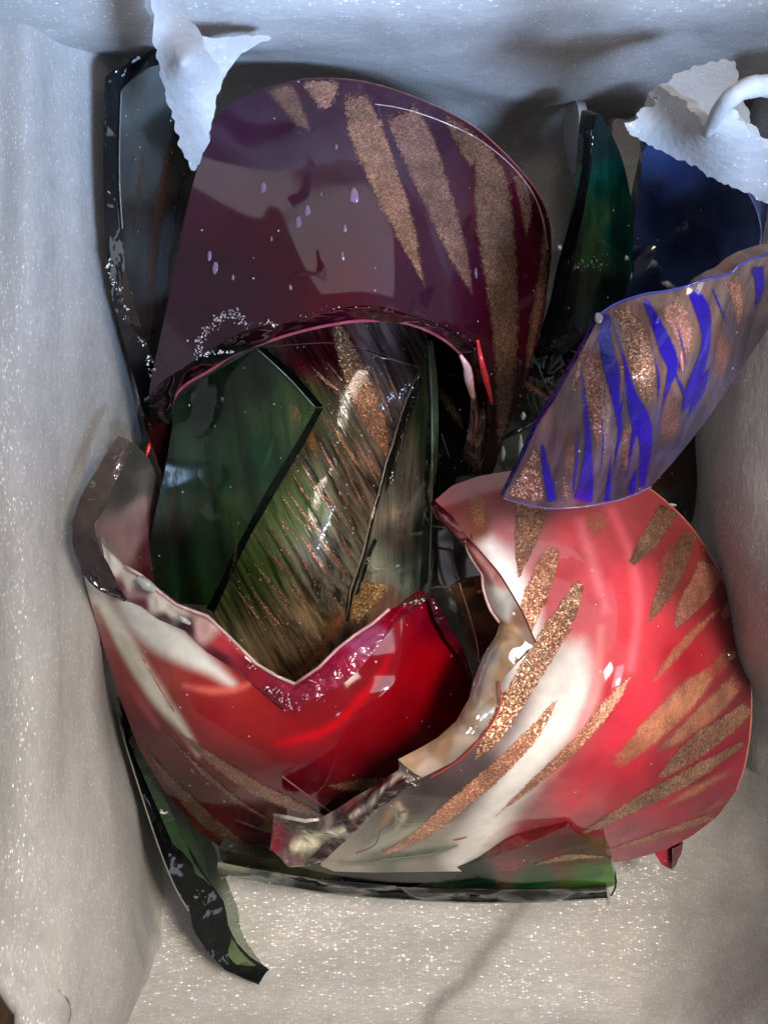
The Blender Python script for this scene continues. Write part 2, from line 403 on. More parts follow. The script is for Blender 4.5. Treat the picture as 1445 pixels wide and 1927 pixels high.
def mat_fracture(name, rough=.05, bump=.8, scale=14, trans=0.0, spec=1.0, facet=.0, coat=.5):
    """fresh broken glass: Col tinted; alpha = how opaque"""
    m, n, l, out = M(name)
    tc = n('ShaderNodeTexCoord').outputs['Object']; at = n('ShaderNodeAttribute', attribute_name='Col')
    nz = n('ShaderNodeTexNoise', i_Scale=float(scale), i_Detail=2.5, i_Roughness=.45, i_Distortion=1.4); l(tc, nz.inputs['Vector'])
    vo = n('ShaderNodeTexVoronoi', i_Scale=scale*1.7); l(tc, vo.inputs['Vector'])
    h = math_(n, l, 'ADD', nz.outputs[0], math_(n, l, 'MULTIPLY', vo.outputs['Distance'], facet))
    bp = n('ShaderNodeBump', i_Strength=bump, i_Distance=.03); l(h, bp.inputs['Height'])
    f = ramp(n, l, nz.outputs[0], .3, .7, .8, 1.2)
    sc = n('ShaderNodeVectorMath', operation='SCALE'); l(at.outputs['Color'], sc.inputs[0]); l(f, sc.inputs['Scale'])
    b = n('ShaderNodeBsdfPrincipled', i_IOR=1.52, i_Roughness=rough); l(sc.outputs[0], b.inputs['Base Color']); l(bp.outputs[0], b.inputs['Normal'])
    b.inputs['Specular IOR Level'].default_value = .5*spec; b.inputs['Coat Weight'].default_value = coat; l(bp.outputs[0], b.inputs['Coat Normal'])
    rf = n('ShaderNodeBsdfRefraction', i_IOR=1.35, i_Roughness=.03); l(bp.outputs[0], rf.inputs['Normal']); l(sc.outputs[0], rf.inputs['Color'])
    tr = n('ShaderNodeBsdfTransparent'); l(sc.outputs[0], tr.inputs[0])
    gl = n('ShaderNodeBsdfGlossy', i_Roughness=.03); l(bp.outputs[0], gl.inputs['Normal'])
    fr = n('ShaderNodeFresnel', i_IOR=1.6); l(bp.outputs[0], fr.inputs['Normal'])
    m0 = n('ShaderNodeMixShader', i_0=.5); l(rf.outputs[0], m0.inputs[1]); l(tr.outputs[0], m0.inputs[2])
    m1 = n('ShaderNodeMixShader'); l(fr.outputs[0], m1.inputs[0]); l(m0.outputs[0], m1.inputs[1]); l(gl.outputs[0], m1.inputs[2])
    mx = n('ShaderNodeMixShader'); l(at.outputs['Alpha'], mx.inputs[0]); l(m1.outputs[0], mx.inputs[1]); l(b.outputs[0], mx.inputs[2])
    l(mx.outputs[0], out.inputs[0]); return m

def mat_foam(name, stretch=(1, 1, 1), base=(.56, .545, .53), rot=0.0, glints=.5, big=1.0, bump=.22):
    m, n, l, out = M(name)
    tc = n('ShaderNodeTexCoord').outputs['Object']
    mp = n('ShaderNodeMapping'); mp.inputs['Scale'].default_value = stretch; mp.inputs['Rotation'].default_value = (0, 0, rot); l(tc, mp.inputs[0]); tv = mp.outputs[0]
    v = n('ShaderNodeTexVoronoi', i_Scale=58.0*big); l(tv, v.inputs['Vector'])
    v2 = n('ShaderNodeTexVoronoi', i_Scale=135.0*big); l(tv, v2.inputs['Vector'])
    n1 = n('ShaderNodeTexNoise', i_Scale=26.0, i_Detail=5.0, i_Roughness=.7); l(tv, n1.inputs['Vector'])
    n2 = n('ShaderNodeTexNoise', i_Scale=2.6, i_Detail=3.0); l(tv, n2.inputs['Vector'])
    s = n('ShaderNodeSeparateColor'); l(v2.outputs['Color'], s.inputs[0])
    # lit bubble walls: few cells are glossy films tilted their own way
    pn = n('ShaderNodeTexNoise', i_Scale=6.0, i_Detail=2.0); l(tc, pn.inputs['Vector'])
    thr = math_(n, l, 'ADD', 1-glints-.2, math_(n, l, 'MULTIPLY', pn.outputs[0], .4))
    sel = math_(n, l, 'GREATER_THAN', s.outputs[0], thr)
    core = ramp(n, l, v2.outputs['Distance'], .15, .42, 1.0, 0.0)
    film = math_(n, l, 'MULTIPLY', sel, core)
    h = math_(n, l, 'ADD', math_(n, l, 'MULTIPLY', v.outputs['Distance'], .6), n1.outputs[0])
    bp = n('ShaderNodeBump', i_Strength=bump, i_Distance=.010); l(h, bp.inputs['Height'])
    a = ramp(n, l, n1.outputs[0], .3, .7, .93, 1.06); bb = ramp(n, l, n2.outputs[0], .3, .7, .9, 1.08)
    cc = math_(n, l, 'MULTIPLY', a, bb)
    fk = math_(n, l, 'ADD', math_(n, l, 'MULTIPLY', math_(n, l, 'MULTIPLY', film, s.outputs[1]), .8), .97); cc = math_(n, l, 'MULTIPLY', cc, fk)  # flecks lightened in the diffuse colour too, as painted glints
    sc = n('ShaderNodeVectorMath', operation='SCALE'); sc.inputs[0].default_value = base; l(cc, sc.inputs['Scale'])
    df = n('ShaderNodeBsdfDiffuse'); l(sc.outputs[0], df.inputs[0]); l(bp.outputs[0], df.inputs['Normal'])
    tl = n('ShaderNodeBsdfTranslucent'); l(sc.outputs[0], tl.inputs[0])
    m1 = n('ShaderNodeMixShader', i_0=.2); l(df.outputs[0], m1.inputs[1]); l(tl.outputs[0], m1.inputs[2])
    sub = n('ShaderNodeVectorMath', operation='SUBTRACT'); l(v2.outputs['Color'], sub.inputs[0]); sub.inputs[1].default_value = (.5, .5, .5)
    ml = n('ShaderNodeVectorMath', operation='SCALE', i_Scale=.7); l(sub.outputs[0], ml.inputs[0])
    geo = n('ShaderNodeNewGeometry'); ad = n('ShaderNodeVectorMath', operation='ADD'); l(geo.outputs['Normal'], ad.inputs[0]); l(ml.outputs[0], ad.inputs[1])
    nm = n('ShaderNodeVectorMath', operation='NORMALIZE'); l(ad.outputs[0], nm.inputs[0])
    gl = n('ShaderNodeBsdfGlossy', i_Roughness=.42, i_Color=(.95, .95, .95, 1)); l(nm.outputs[0], gl.inputs['Normal'])
    fw = math_(n, l, 'ADD', math_(n, l, 'MULTIPLY', film, .24), .03)
    mx = n('ShaderNodeMixShader'); l(fw, mx.inputs[0]); l(m1.outputs[0], mx.inputs[1]); l(gl.outputs[0], mx.inputs[2]); l(mx.outputs[0], out.inputs[0])
    return m

G = mat_glass_body('cased_glass'); GP = mat_glass_body('cased_glass_even', wave=.015, coat=.35); GS = mat_glass_body('smooth_clear_glass', rough=.03, wave=.3, dusty=.05)
GT = mat_glass_body('threaded_clear_glass', rough=.04, wave=.45, streaky=(-.5, .75, 42), dusty=.09); GV = mat_glass_body('vertical_threaded_glass', rough=.04, wave=.4, streaky=(.03, .5, 22), dusty=.06)
GB = mat_glass_body('threaded_copper_glass', rough=.10, wave=.08, streaky=(.22, .35, 26), dusty=.02); GB2 = mat_glass_body('dark_green_glass', rough=.14, wave=.06, streaky=(1.3, .4, 14), dusty=.02, coat=0.0, ior=1.25); GR = mat_glass_body('red_cased_glass', wave=.06, coat=0.0, ior=1.42); GG = mat_glass_body('drawn_green_glass', rough=.08, wave=.08, streaky=(-.12, .55, 14), dusty=.03)
FR = mat_fracture('fractured_glass', bump=.5, scale=8, facet=.12); FRB = mat_fracture('coarse_fractured_glass', bump=.8, scale=13, facet=.3); FRS = mat_fracture('smooth_fracture', bump=.25, scale=6)
CB = mat_flake('bright_copper_flakes', (.38, .16, .10), (1, .80, .62), cell=250, metal=.4, rough=.33, glint=.8)
CM = mat_flake('copper_flakes', (.42, .18, .125), (1, .70, .56), cell=280, metal=.4, rough=.38, glint=.55)
CD = mat_flake('sunken_copper_flakes', (.45, .22, .145), (.58, .31, .21), cell=260, metal=.15, rough=.45, glint=.2, grain=.5, wash=.28)
FV = mat_foam('foam_vertical', (1.7, .5, .8)); FH = mat_foam('foam_horizontal', (.5, 1.7, .8)); FW = mat_foam('foam_flap', (1, 1, 1), base=(.58, .59, .61), glints=.12, big=.8, bump=.25)
FRD = mat_fracture('dark_smooth_fracture', bump=.3, scale=6, spec=.35, rough=.09, coat=.12)
PINK = mat_fracture('casing_line', bump=.15)

def plain(name, c, rough=.8, bump=.5, sc=20):
    m, n, l, out = M(name); tc = n('ShaderNodeTexCoord').outputs['Object']
    nz = n('ShaderNodeTexNoise', i_Scale=float(sc), i_Detail=6.0, i_Roughness=.7); l(tc, nz.inputs['Vector'])
    bp = n('ShaderNodeBump', i_Strength=bump, i_Distance=.04); l(nz.outputs[0], bp.inputs['Height'])
    cc = mixc(n, l, nz.outputs[0], tuple(v*.5 for v in c), tuple(min(1, v*1.5) for v in c))
    b = n('ShaderNodeBsdfPrincipled', i_Roughness=rough); l(cc, b.inputs['Base Color']); l(bp.outputs[0], b.inputs['Normal']); l(b.outputs[0], out.inputs[0]); return m
CARD = plain('cardboard', (.30, .19, .11), .85)

# ================================================================== SETTING: foam lining of the box
ft = sheet('foam_floor', [[(-200, y, .0) for _ in (0,)]+[(300, y, 0), (800, y, 0.0), (1200, y, 0), (1700, y, .0)] for y in (-100, 500, 1000, 1500, 2100)],
           FH, nu=80, nv=80, fold=.05, fsc=(1.2, 1.2, 1), kind='structure')
rows = []
for y, x0, xe in ((-160, -260, 240), (200, -240, 252), (600, -230, 272), (1000, -230, 240), (1300, -230, 225), (1500, -220, 250), (1700, -180, 290), (1810, -60, 290), (1880, 26, 270), (1935, 74, 250), (2000, 95, 235)):
    w = xe-0
    b0 = 1.12; e = xe-215
    rows.append([(x0, y, b0-.1), ((x0-5)/2, y, b0), (max(x0+30, 40), y, b0-.03), (100+e*.3, y, .99), (150+e*.5, y, .88), (185+e*.7, y, .76), (xe-12, y, .56), (xe+8, y, .32), (xe+30, y, .14), (xe+90, y, .0), (xe+160, y, -.04)])
sheet('foam_wall_left', rows, FV, nu=110, nv=150, fold=.08, fsc=(4.2, .45, .6), seed=2, kind='structure')
rows = []
for x, ye in ((-100, 150), (150, 150), (400, 140), (650, 175), (900, 200), (1150, 215), (1400, 230), (1650, 250)):
    rows.append([(x, -200, 1.2), (x, -80, 1.22), (x, 10, 1.14), (x, 70, .98), (x, ye-40, .72), (x, ye+10, .45), (x, ye+90, .22), (x, ye+190, .03), (x, ye+300, -.03)])
sheet('foam_wall_back', rows, FH, nu=110, nv=150, fold=.05, fsc=(.8, 2.2, 1.5), seed=5, kind='structure')
rows = []
for y, xs in ((150, 1400), (480, 1345), (800, 1315), (1000, 1318), (1200, 1360), (1400, 1410), (1600, 1430), (1800, 1400), (2050, 1380)):
    rows.append([(1720, y, 1.2), (1600, y, 1.25), (1500, y, 1.15), (xs+75, y, .95), (xs+25, y, .7), (xs, y, .35), (xs-25, y, .05), (xs-110, y, -.03)] if y < 1300 else
                [(1720, y, .7), (1600, y, .6), (1500, y, .45), (xs+10, y, .3), (xs-40, y, .16), (xs-90, y, .05), (xs-150, y, .0), (xs-260, y, -.03)])
sheet('foam_wall_right', rows, FV, nu=110, nv=130, fold=.05, fsc=(2.2, .6, .6), seed=8, kind='structure')
rows = []
for x, q in ((60, 0), (250, 0), (500, 0), (750, 0), (930, 0), (990, .0), (1200, .02), (1320, .1), (1400, .22), (1480, .4), (1600, .7), (1720, .9)):
    k = .02 if x == 990 else 0.0
    w = 1.0 if 900 < x < 1000 else .4
    rows.append([(x, 1380, -.04+q*.9), (x, 1500, -.01+q), (x+30*w, 1650, .05+k+q), (x-10*w, 1740, .12+k*2+q), (x-75*w, 1840, .22+k*2+q), (x-140*w, 1930, .34+k*2+q*.9), (x, 2060, .6+q*.6), (x, 2200, .9+q*.3)])
sheet('foam_wall_front', rows, FH, nu=90, nv=120, fold=.05, fsc=(1.1, 1.6, 1), seed=12, kind='structure')
# cardboard box round the foam
t = thing('cardboard_box', 'brown cardboard box around the foam, glimpsed at the lower left corner', 'box')
sheet('side_panel', [[(x, 1760, .5), (x, 1860, .62), (x, 1930, .66), (x, 2050, .7)] for x in (-150, -60, 0, 60, 110)], CARD, t, nu=30, nv=30, fold=.12, fsc=(7, 7, 3), seed=3)
sheet('side_panel', [[(x, 100, .3), (x, 250, .3), (x, 420, .3), (x, 560, .28)] for x in (1380, 1450, 1550)], CARD, t, nu=30, nv=30, fold=.06, fsc=(7, 7, 3), seed=3)

# ---- foam flaps
t = thing('foam_flap', 'pointed white foam flap hanging over the smoky glass shard at upper left', 'foam sheet')
fz = TPS([(290, 0, 1.62), (350, 0, 1.5), (315, 120, 1.6), (340, 120, 1.66), (415, 150, 1.5), (365, 320, 1.35), (330, 220, 1.45), (390, 250, 1.46), (310, -60, 1.6)])
patch('foam_sheet', [(287, -40), (335, -40), (352, 20), (375, 58), (388, 92), (412, 128), (417, 150), (410, 185), (400, 225), (388, 280), (364, 322), (345, 285), (325, 225), (305, 150), (293, 80)], fz, .022, [FW], [(0, 0, 1, 1, 1, 1)], t, jag=7, wav=.012, step=8)
tz = TPS([(385, 75, 1.25), (512, 68, 1.15), (417, 150, 1.2), (450, 100, 1.22)])
patch('folded_corner', [(370, 72), (420, 72), (460, 67), (515, 69), (482, 85), (452, 105), (428, 135), (412, 165), (395, 130)], tz, .03, [FW], [(0, 0, 1, 1, 1, 1)], t, jag=5)
t = thing('foam_flap', 'torn white foam flap with a curled strip above the dark blue glass at upper right', 'foam sheet')
tz = TPS([(1230, 190, 1.5), (1320, 118, 1.35), (1382, 110, 1.32), (1340, 250, 1.55), (1400, 200, 1.5)])
patch('torn_layer', [(1222, 172), (1245, 165), (1262, 148), (1280, 135), (1300, 128), (1325, 117), (1355, 116), (1382, 111), (1386, 150), (1400, 190), (1412, 230), (1390, 250), (1300, 250), (1240, 215)], tz, .03, [FW], [(0, 0, 1, 1, 1, 1)], t, smooth_outline=False, jag=9, step=6)
tz = TPS([(1175, 235, 1.6), (1230, 175, 1.62), (1330, 240, 1.82), (1445, 300, 1.7), (1445, 370, 1.6), (1300, 310, 1.62), (1280, 230, 1.7), (1500, 350, 1.65)])
patch('foam_sheet', [(1174, 228), (1192, 227), (1200, 222), (1192, 215), (1212, 204), (1228, 200), (1236, 186), (1222, 176), (1222, 168), (1245, 166), (1262, 172), (1290, 195), (1325, 235), (1345, 225), (1380, 205), (1400, 232), (1425, 262), (1455, 295), (1520, 330), (1520, 420), (1445, 380), (1400, 362), (1345, 338), (1290, 305), (1230, 276), (1195, 258), (1176, 245)],
      tz, .03, [FW], [(0, 0, 1, 1, 1, 1)], t, smooth_outline=False, jag=8, step=6, wav=.01)
tube('curled_strip', [(1330, 252, 1.78, 9), (1345, 222, 1.88, 14), (1368, 190, 1.95, 17), (1402, 167, 1.95, 20), (1445, 162, 1.9, 21), (1510, 175, 1.8, 22)], 15, FW, t, sides=14, jit=.12)

t = thing('foam_flap', 'narrow grey foam fold standing left of the dark teal shard', 'foam sheet')
patch('foam_sheet', [(1070, 190), (1086, 195), (1090, 250), (1092, 300), (1078, 325), (1064, 290), (1062, 240)], TPS([(1075, 190, .62), (1090, 300, .62), (1062, 260, .56), (1078, 325, .5)]), .03, [FW], [(0, 0, 1, 1, 1, 1)], t, jag=3, step=8)
t = thing('foam_flap', 'shaded grey foam sliver between the dark teal shard and the navy glass', 'foam sheet')
patch('foam_sheet', [(1150, 240), (1180, 225), (1225, 215), (1232, 300), (1218, 330), (1208, 400), (1192, 425), (1180, 400)], TPS([(1150, 240, .55), (1232, 230, .52), (1192, 425, .42), (1215, 330, .45)]), .03, [FH], [(0, 0, 1, 1, 1, 1)], t, jag=3, step=8)

# ================================================================== SHARDS
GN = 1.7     # photo value to albedo
def K2(x, y, r, g, b, a=1.0): return K(x, y, r, g, b, a, GN)
def dim(c, f): return [q[:2]+tuple(v*f for v in q[2:5])+q[5:] for q in c]

# ---- 1 purple shard
t1 = thing('glass_shard', 'large dark purple curved glass shard with copper streaks at the top of the pile', 'glass shard')
zp = TPS([(650, 150, .90), (480, 165, .86), (880, 240, .84), (1030, 440, .74), (1015, 620, .72), (930, 870, .66), (380, 330, .92), (285, 735, .84), (330, 520, .95), (640, 575, 1.18), (480, 620, 1.08), (820, 610, 1.12), (650, 360, 1.06), (905, 660, .98), (500, 400, 1.02), (850, 420, .98)])
PC = [K2(600, 200, 60, 22, 42), K2(450, 250, 62, 30, 52), K2(750, 300, 62, 26, 48), K2(500, 420, 58, 8, 26), K2(620, 520, 66, 4, 20), K2(400, 560, 48, 20, 34), K2(320, 700, 50, 22, 34), K2(800, 520, 56, 20, 40), K2(960, 400, 70, 6, 26), K2(980, 600, 60, 0, 16), K2(930, 800, 36, 4, 12)]
ol1 = [(281, 745), (290, 690), (312, 590), (332, 490), (350, 400), (368, 330), (392, 255), (425, 205), (490, 169), (560, 152), (605, 148), (660, 151), (720, 163), (790, 187), (850, 215), (900, 245), (950, 290), (985, 328), (1010, 362), (1028, 400), (1036, 440), (1036, 490), (1030, 540), (1022, 600), (1000, 680), (968, 770), (940, 850), (925, 893),
       (905, 890), (918, 830), (925, 770), (915, 700), (903, 655), (880, 640), (830, 612), (760, 588), (700, 575), (640, 580), (560, 603), (480, 617), (440, 632), (395, 660), (340, 695), (300, 722)]
patch('glass_wall', ol1, zp, .10, [GP, FR], dim(PC, .55), t1, step=14)
A = [(281, 745), (300, 722), (340, 695), (395, 660), (440, 634), (480, 618), (560, 604), (640, 581), (700, 576), (760, 589), (830, 613), (880, 641), (903, 656), (915, 700), (925, 770), (918, 830), (905, 890)]
B = [(283, 795), (322, 797), (322, 768), (330, 745), (352, 722), (400, 694), (440, 666), (482, 650), (560, 625), (640, 608), (700, 603), (760, 607), (820, 630), (864, 664), (882, 700), (894, 740), (897, 790), (882, 888)]
za = lambda L, d=0: [(x, y, float(zp(x, y)[0])-d) for x, y in L]
ribbon('broken_edge', za(A, .004), [(x, y, float(zp(x, y)[0])-.10) for x, y in B], FRS, t1, rows=10, rough=.05, cols=[K(300, 770, 8, 4, 8), K(400, 680, 12, 4, 9), K(560, 612, 30, 2, 12), K(700, 590, 52, 4, 20), K(830, 620, 40, 6, 18), K(905, 700, 25, 2, 8), K(910, 860, 16, 8, 10)], seed=1)
tube('casing_line', [(x, y, float(zp(x, y)[0])-.095) for x, y in B[2:-1]]+[(884, 885, .55)], 3.2, PINK, t1, tone=rgb(170, 80, 95))
tube('casing_line', [(866, 668, 1.02, 3), (878, 690, 1.0, 7), (882, 712, .95, 9), (890, 750, .85, 4)], 4, PINK, t1, tone=rgb(235, 190, 190))
tube('casing_line', [(898, 640, 1.02, 3), (906, 680, 1.0, 5), (914, 712, .95, 6), (926, 760, .85, 3)], 4, PINK, t1, tone=rgb(215, 50, 60))
tube('fire_polished_rim', [(x, y, float(zp(x, y)[0])-.01) for x, y in ol1[8:22]], 2.0, FRS, t1, tone=rgb(150, 95, 90))
tube('scratch_line', [(x, y, float(zp(x, y)[0])+.002) for x, y in ((705, 196), (760, 205), (830, 228), (900, 262), (960, 310), (1000, 360), (1020, 410), (1030, 470))], 1.1, FRS, t1, tone=rgb(190, 150, 150))
for cl, mt, tone in (([(665, 172, 45), (688, 245, 72), (722, 335, 68), (762, 435, 48), (801, 548, 4)], CM, (0.66, 0.60, 0.51)),
                     ([(752, 205, 70), (790, 290, 78), (830, 395, 62), (865, 490, 42), (890, 562, 4)], CM, (0.51, 0.48, 0.48)),
                     ([(900, 262, 20), (922, 340, 72), (932, 440, 78), (945, 560, 66), (950, 680, 50), (945, 780, 34), (938, 840, 12)], CB, (0.45, 0.41, 0.37)),
                     ([(962, 320, 20), (984, 360, 34), (990, 410, 26), (986, 455, 3)], CM, (0.48, 0.42, 0.39)),
                     ([(1022, 400, 8), (1022, 500, 26), (1003, 620, 26), (985, 720, 10), (972, 770, 4)], CM, (0.42, 0.36, 0.30))):
    streak('copper_streak', cl, zp, mt, t1, tone=tone)
streak('copper_streak', None, zp, CM, t1, poly=[(567, 153), (636, 152), (636, 185), (613, 212), (590, 196)], tone=(.9, .8, .75))
streak('copper_streak', None, zp, CD, t1, poly=[(499, 170), (552, 156), (575, 200), (592, 256), (555, 240), (525, 205)], tone=(.8, .8, .85))
streak('copper_streak', None, zp, CB, t1, poly=[(828, 210), (895, 248), (908, 288), (886, 322), (862, 290)], tone=(0.42, 0.37, 0.35))
for (x, y, a, b, an) in ((667, 375, 9, 23, .05), (496, 356, 6, 14, 0), (563, 422, 6, 16, .1), (579, 400, 6, 15, .05), (649, 432, 4, 10, 0), (406, 505, 6, 13, 0), (395, 482, 4, 11, 0), (645, 484, 4, 11, .1), (439, 522, 3, 6, 0), (511, 450, 2, 6, 0), (547, 541, 3, 6, .2), (895, 515, 3, 12, 0), (633, 277, 3, 6, 0), (605, 365, 2, 5, 0)):
    blob('air_bubble', x, y, float(zp(x, y)[0])+.001, a, b, 2.2, an, FRS, t1, rgb(120, 95, 120))
# frosted bruise near the break: a ring of crushed glass
def crumbs(name, pts, n, r0, r1, spread, zf, mat, parent, tone, seed=0):
    rnd = random.Random(seed); V = []; Fc = []; c = cr(pts, 8)
    for _ in range(int(n*.45)):
        q = rnd.choice(c); x = q[0]+rnd.gauss(0, spread); y = q[1]+rnd.gauss(0, spread); z = zf(x, y)+.003; s = (HC-z)/F0; r = rnd.uniform(r0, r1)*s
        p = Vector(P(x, y, z)); b = len(V)
        d = [Vector((rnd.gauss(0, 1), rnd.gauss(0, 1), rnd.gauss(0, .6))).normalized()*r for _ in range(4)]
        V += [p+k for k in d]; Fc += [(b, b+1, b+2), (b, b+2, b+3), (b, b+3, b+1), (b+1, b+3, b+2)]
    o = mesh(name, V, Fc, [mat], parent, [tuple(tone)+(1,)]*len(V), smooth=False); o['kind'] = 'stuff'; return o
zpf = lambda x, y: float(zp(x, y)[0])
crumbs('crushed_glass', [(372, 668), (378, 640), (390, 620), (408, 606), (430, 590), (450, 592), (458, 610)], 420, 1.0, 3.4, 5, zpf, FRS, t1, rgb(190, 180, 185), 3)
crumbs('crushed_glass', [(386, 668), (410, 664), (440, 662)], 60, 1.2, 3.6, 2, zpf, FRS, t1, rgb(225, 220, 220), 4)
crumbs('crushed_glass', [(492, 610), (505, 606), (520, 612)], 30, 1.2, 3.6, 2, zpf, FRS, t1, rgb(225, 220, 220), 5)
crumbs('crushed_glass', [(560, 600), (640, 578), (760, 590), (850, 625), (890, 640), (895, 660)], 60, .8, 2.2, 3, zpf, FRS, t1, rgb(200, 180, 185), 6)

# ---- 2 smoky shard at upper left
t2 = thing('glass_shard', 'smoky clear glass shard with a dark edge, upright under the pointed foam flap', 'glass shard')
z2 = TPS([(228, 170, 1.0), (300, 120, .9), (340, 200, .65), (330, 500, .55), (290, 700, .6), (226, 350, 1.0), (240, 520, .95), (275, 640, .85), (400, 200, .6)])
patch('glass_wall', [(228, 172), (250, 150), (282, 127), (310, 118), (345, 180), (365, 260), (372, 330), (350, 430), (330, 520), (310, 620), (296, 700), (275, 640), (258, 590), (240, 520), (230, 430), (225, 350), (226, 250)], z2, .05, [GS, FR],
      [K(260, 180, 90, 95, 95, .75), K(250, 300, 70, 72, 70, .85), K(320, 250, 40, 42, 40, .9), K(270, 450, 45, 42, 38, .9), K(320, 450, 38, 22, 20, .95), K(290, 620, 40, 32, 28, .9), K(340, 600, 44, 24, 24)], t2, smooth_outline=False)
z2f = lambda L, d=0: [(x, y, float(z2(x, y)[0])-d) for x, y in L]
ribbon('broken_edge', [(300, 92, .98), (285, 93, 1.02), (270, 104, 1.04), (258, 104, 1.05), (245, 112, 1.05), (235, 124, 1.05), (215, 130, 1.05), (198, 146, 1.05), (195, 250, 1.03), (195, 350, 1.02), (198, 440, 1.0), (203, 500, .98), (213, 570, .95), (232, 640, .9), (250, 700, .86), (268, 770, .7), (300, 880, .5)],
       [(312, 118, .92), (282, 127, .95), (262, 140, .97), (250, 150, .98), (240, 158, .99), (230, 168, 1.0), (227, 180, 1.0), (226, 260, 1.0), (225, 350, 1.0), (230, 430, .98), (236, 500, .95), (250, 560, .92), (268, 620, .88), (283, 665, .82), (294, 705, .75), (308, 770, .6), (322, 880, .45)], FRD, t2, rows=8, rough=.03,
       cols=[K(240, 120, 16, 18, 20), K(210, 300, 16, 18, 18), K(215, 500, 22, 22, 22), K(255, 620, 30, 28, 28), K(270, 740, 8, 6, 6), K(300, 850, 40, 8, 8)], seed=2)
tube('edge_line', [(229, 172, 1.01), (226, 260, 1.01), (226, 350, 1.01), (231, 430, .99)], 1.4, FRS, t2, tone=rgb(120, 122, 125))
crumbs('crushed_glass', [(204, 490), (212, 520), (225, 545), (232, 580), (238, 600)], 70, 1.2, 5, 3, lambda x, y: 1.0, FRS, t2, rgb(225, 225, 220), 7)
crumbs('crushed_glass', [(262, 640), (280, 680), (288, 700)], 50, 1.0, 4, 4, lambda x, y: .9, FRS, t2, rgb(210, 208, 205), 8)
for cl in ([(282, 255, 3), (268, 310, 14), (258, 400, 16), (250, 460, 8)], [(325, 250, 10), (308, 340, 30), (292, 450, 34), (285, 560, 20), (280, 640, 5)], [(345, 330, 10), (335, 420, 22), (322, 520, 24), (305, 600, 8)]):
    streak('copper_streak', cl, z2, CD, t2, tone=(.32, .26, .22), soft=8)
# dark red foot of the smoky shard seen below the purple one
t = thing('glass_shard', 'thin dark red glass splinter below the left foot of the purple shard', 'glass shard')
zz = TPS([(280, 790, .55), (330, 800, .5), (316, 900, .45), (300, 860, .5)])
patch('glass_wall', [(272, 790), (295, 785), (330, 790), (345, 800), (332, 860), (318, 915), (308, 900), (298, 870), (284, 830)], zz, .05, [G, FR], [K(300, 800, 40, 18, 12), K(315, 860, 60, 2, 6), K(300, 880, 80, 6, 8)], t)
tube('glowing_red_edge', [(282, 834, .62, 2), (280, 845, .62, 4), (276, 858, .62, 2)], 3, FRS, t, tone=rgb(240, 50, 30))  # red glow put into the colour of a small bead

# ---- deep shards at the bottom of the pile
t = thing('glass_shard', 'blackish glass shard lying deep under the right foot of the purple shard', 'glass shard')
zz = TPS([(800, 640, .12), (900, 700, .15), (1000, 800, .2), (860, 900, .22), (800, 900, .18)])
patch('glass_wall', [(560, 640), (800, 600), (900, 640), (960, 780), (960, 880), (900, 930), (815, 930), (700, 960), (600, 900)], zz, .06, [GS, FR], [K(850, 680, 12, 6, 6, .97), K(860, 860, 40, 38, 38, .85), K(700, 800, 30, 24, 18, .9), K(830, 790, 20, 12, 10, .95)], t)  # smoky glass, coloured near black for the shade deep in the pile
for cl, mt, tn in (([(800, 690, 10), (830, 740, 24), (862, 790, 24), (885, 830, 8)], CD, (.45, .55, .4)), ([(815, 890, 12), (825, 860, 18), (835, 840, 6)], CM, (.6, .6, .5))):
    streak('copper_streak', cl, zz, mt, t, tone=tn, soft=10)
tube('scratch_line', [(830, 815, .25), (845, 860, .25)], 1.2, FRS, t, tone=rgb(130, 125, 120))
t = thing('glass_shard', 'clear glass shard with a copper band between the purple shard and the blue shard', 'glass shard')
zz = TPS([(980, 700, .5), (1050, 740, .5), (950, 850, .35), (1020, 850, .4), (960, 900, .35)])
patch('glass_wall', [(990, 692), (1010, 700), (1045, 740), (1060, 800), (1030, 860), (985, 900), (930, 905), (925, 860), (950, 790), (970, 730)], zz, .05, [GS, FR], [K(990, 760, 60, 60, 52, .6), K(1000, 840, 130, 138, 118, .7), K(960, 870, 110, 116, 98, .65), K(1040, 800, 40, 45, 38, .6)], t)
streak('copper_streak', [(975, 712, 14), (1000, 728, 24), (1030, 750, 20), (1042, 766, 8)], zz, CM, t, tone=(1, .8, .6))
tube('fracture_line', [(930, 832, .55, 3), (960, 818, .56, 5), (1000, 795, .56, 5), (1040, 770, .56, 3)], 4, FR, t, tone=(.01, .01, .01))
for x, y0, y1 in ((946, 840, 868), (984, 775, 790), (979, 818, 868)):
    tube('bright_fissure', [(x, y0, .56, 2), (x, (y0+y1)/2, .56, 5), (x-1, y1, .56, 2)], 4, FRS, t, tone=rgb(235, 245, 225))
t = thing('glass_shard', 'grey clear glass shard deep in the gap left of the big red and white shard', 'glass shard')
zz = TPS([(810, 980, .15), (900, 1060, .2), (850, 1130, .25), (800, 1200, .2)])
patch('glass_wall', [(790, 900), (850, 880), (930, 990), (925, 1120), (900, 1230), (850, 1260), (790, 1180)], zz, .06, [GS, FR], [K(830, 1000, 88, 85, 78, .85), K(860, 1080, 50, 38, 32, .9), K(845, 1130, 130, 135, 122, .75), K(855, 1180, 110, 112, 100, .8), K(830, 940, 55, 56, 58, .85)], t)
for q in ([(808, 1108, .3), (830, 1104, .3), (858, 1107, .3)], [(845, 1125, .33, 2), (852, 1140, .33, 9), (858, 1152, .33, 3)], [(812, 990, .3), (850, 995, .3), (868, 1003, .3)]):
    tube('bright_fissure', q, 2, FRS, t, tone=rgb(195, 200, 188))

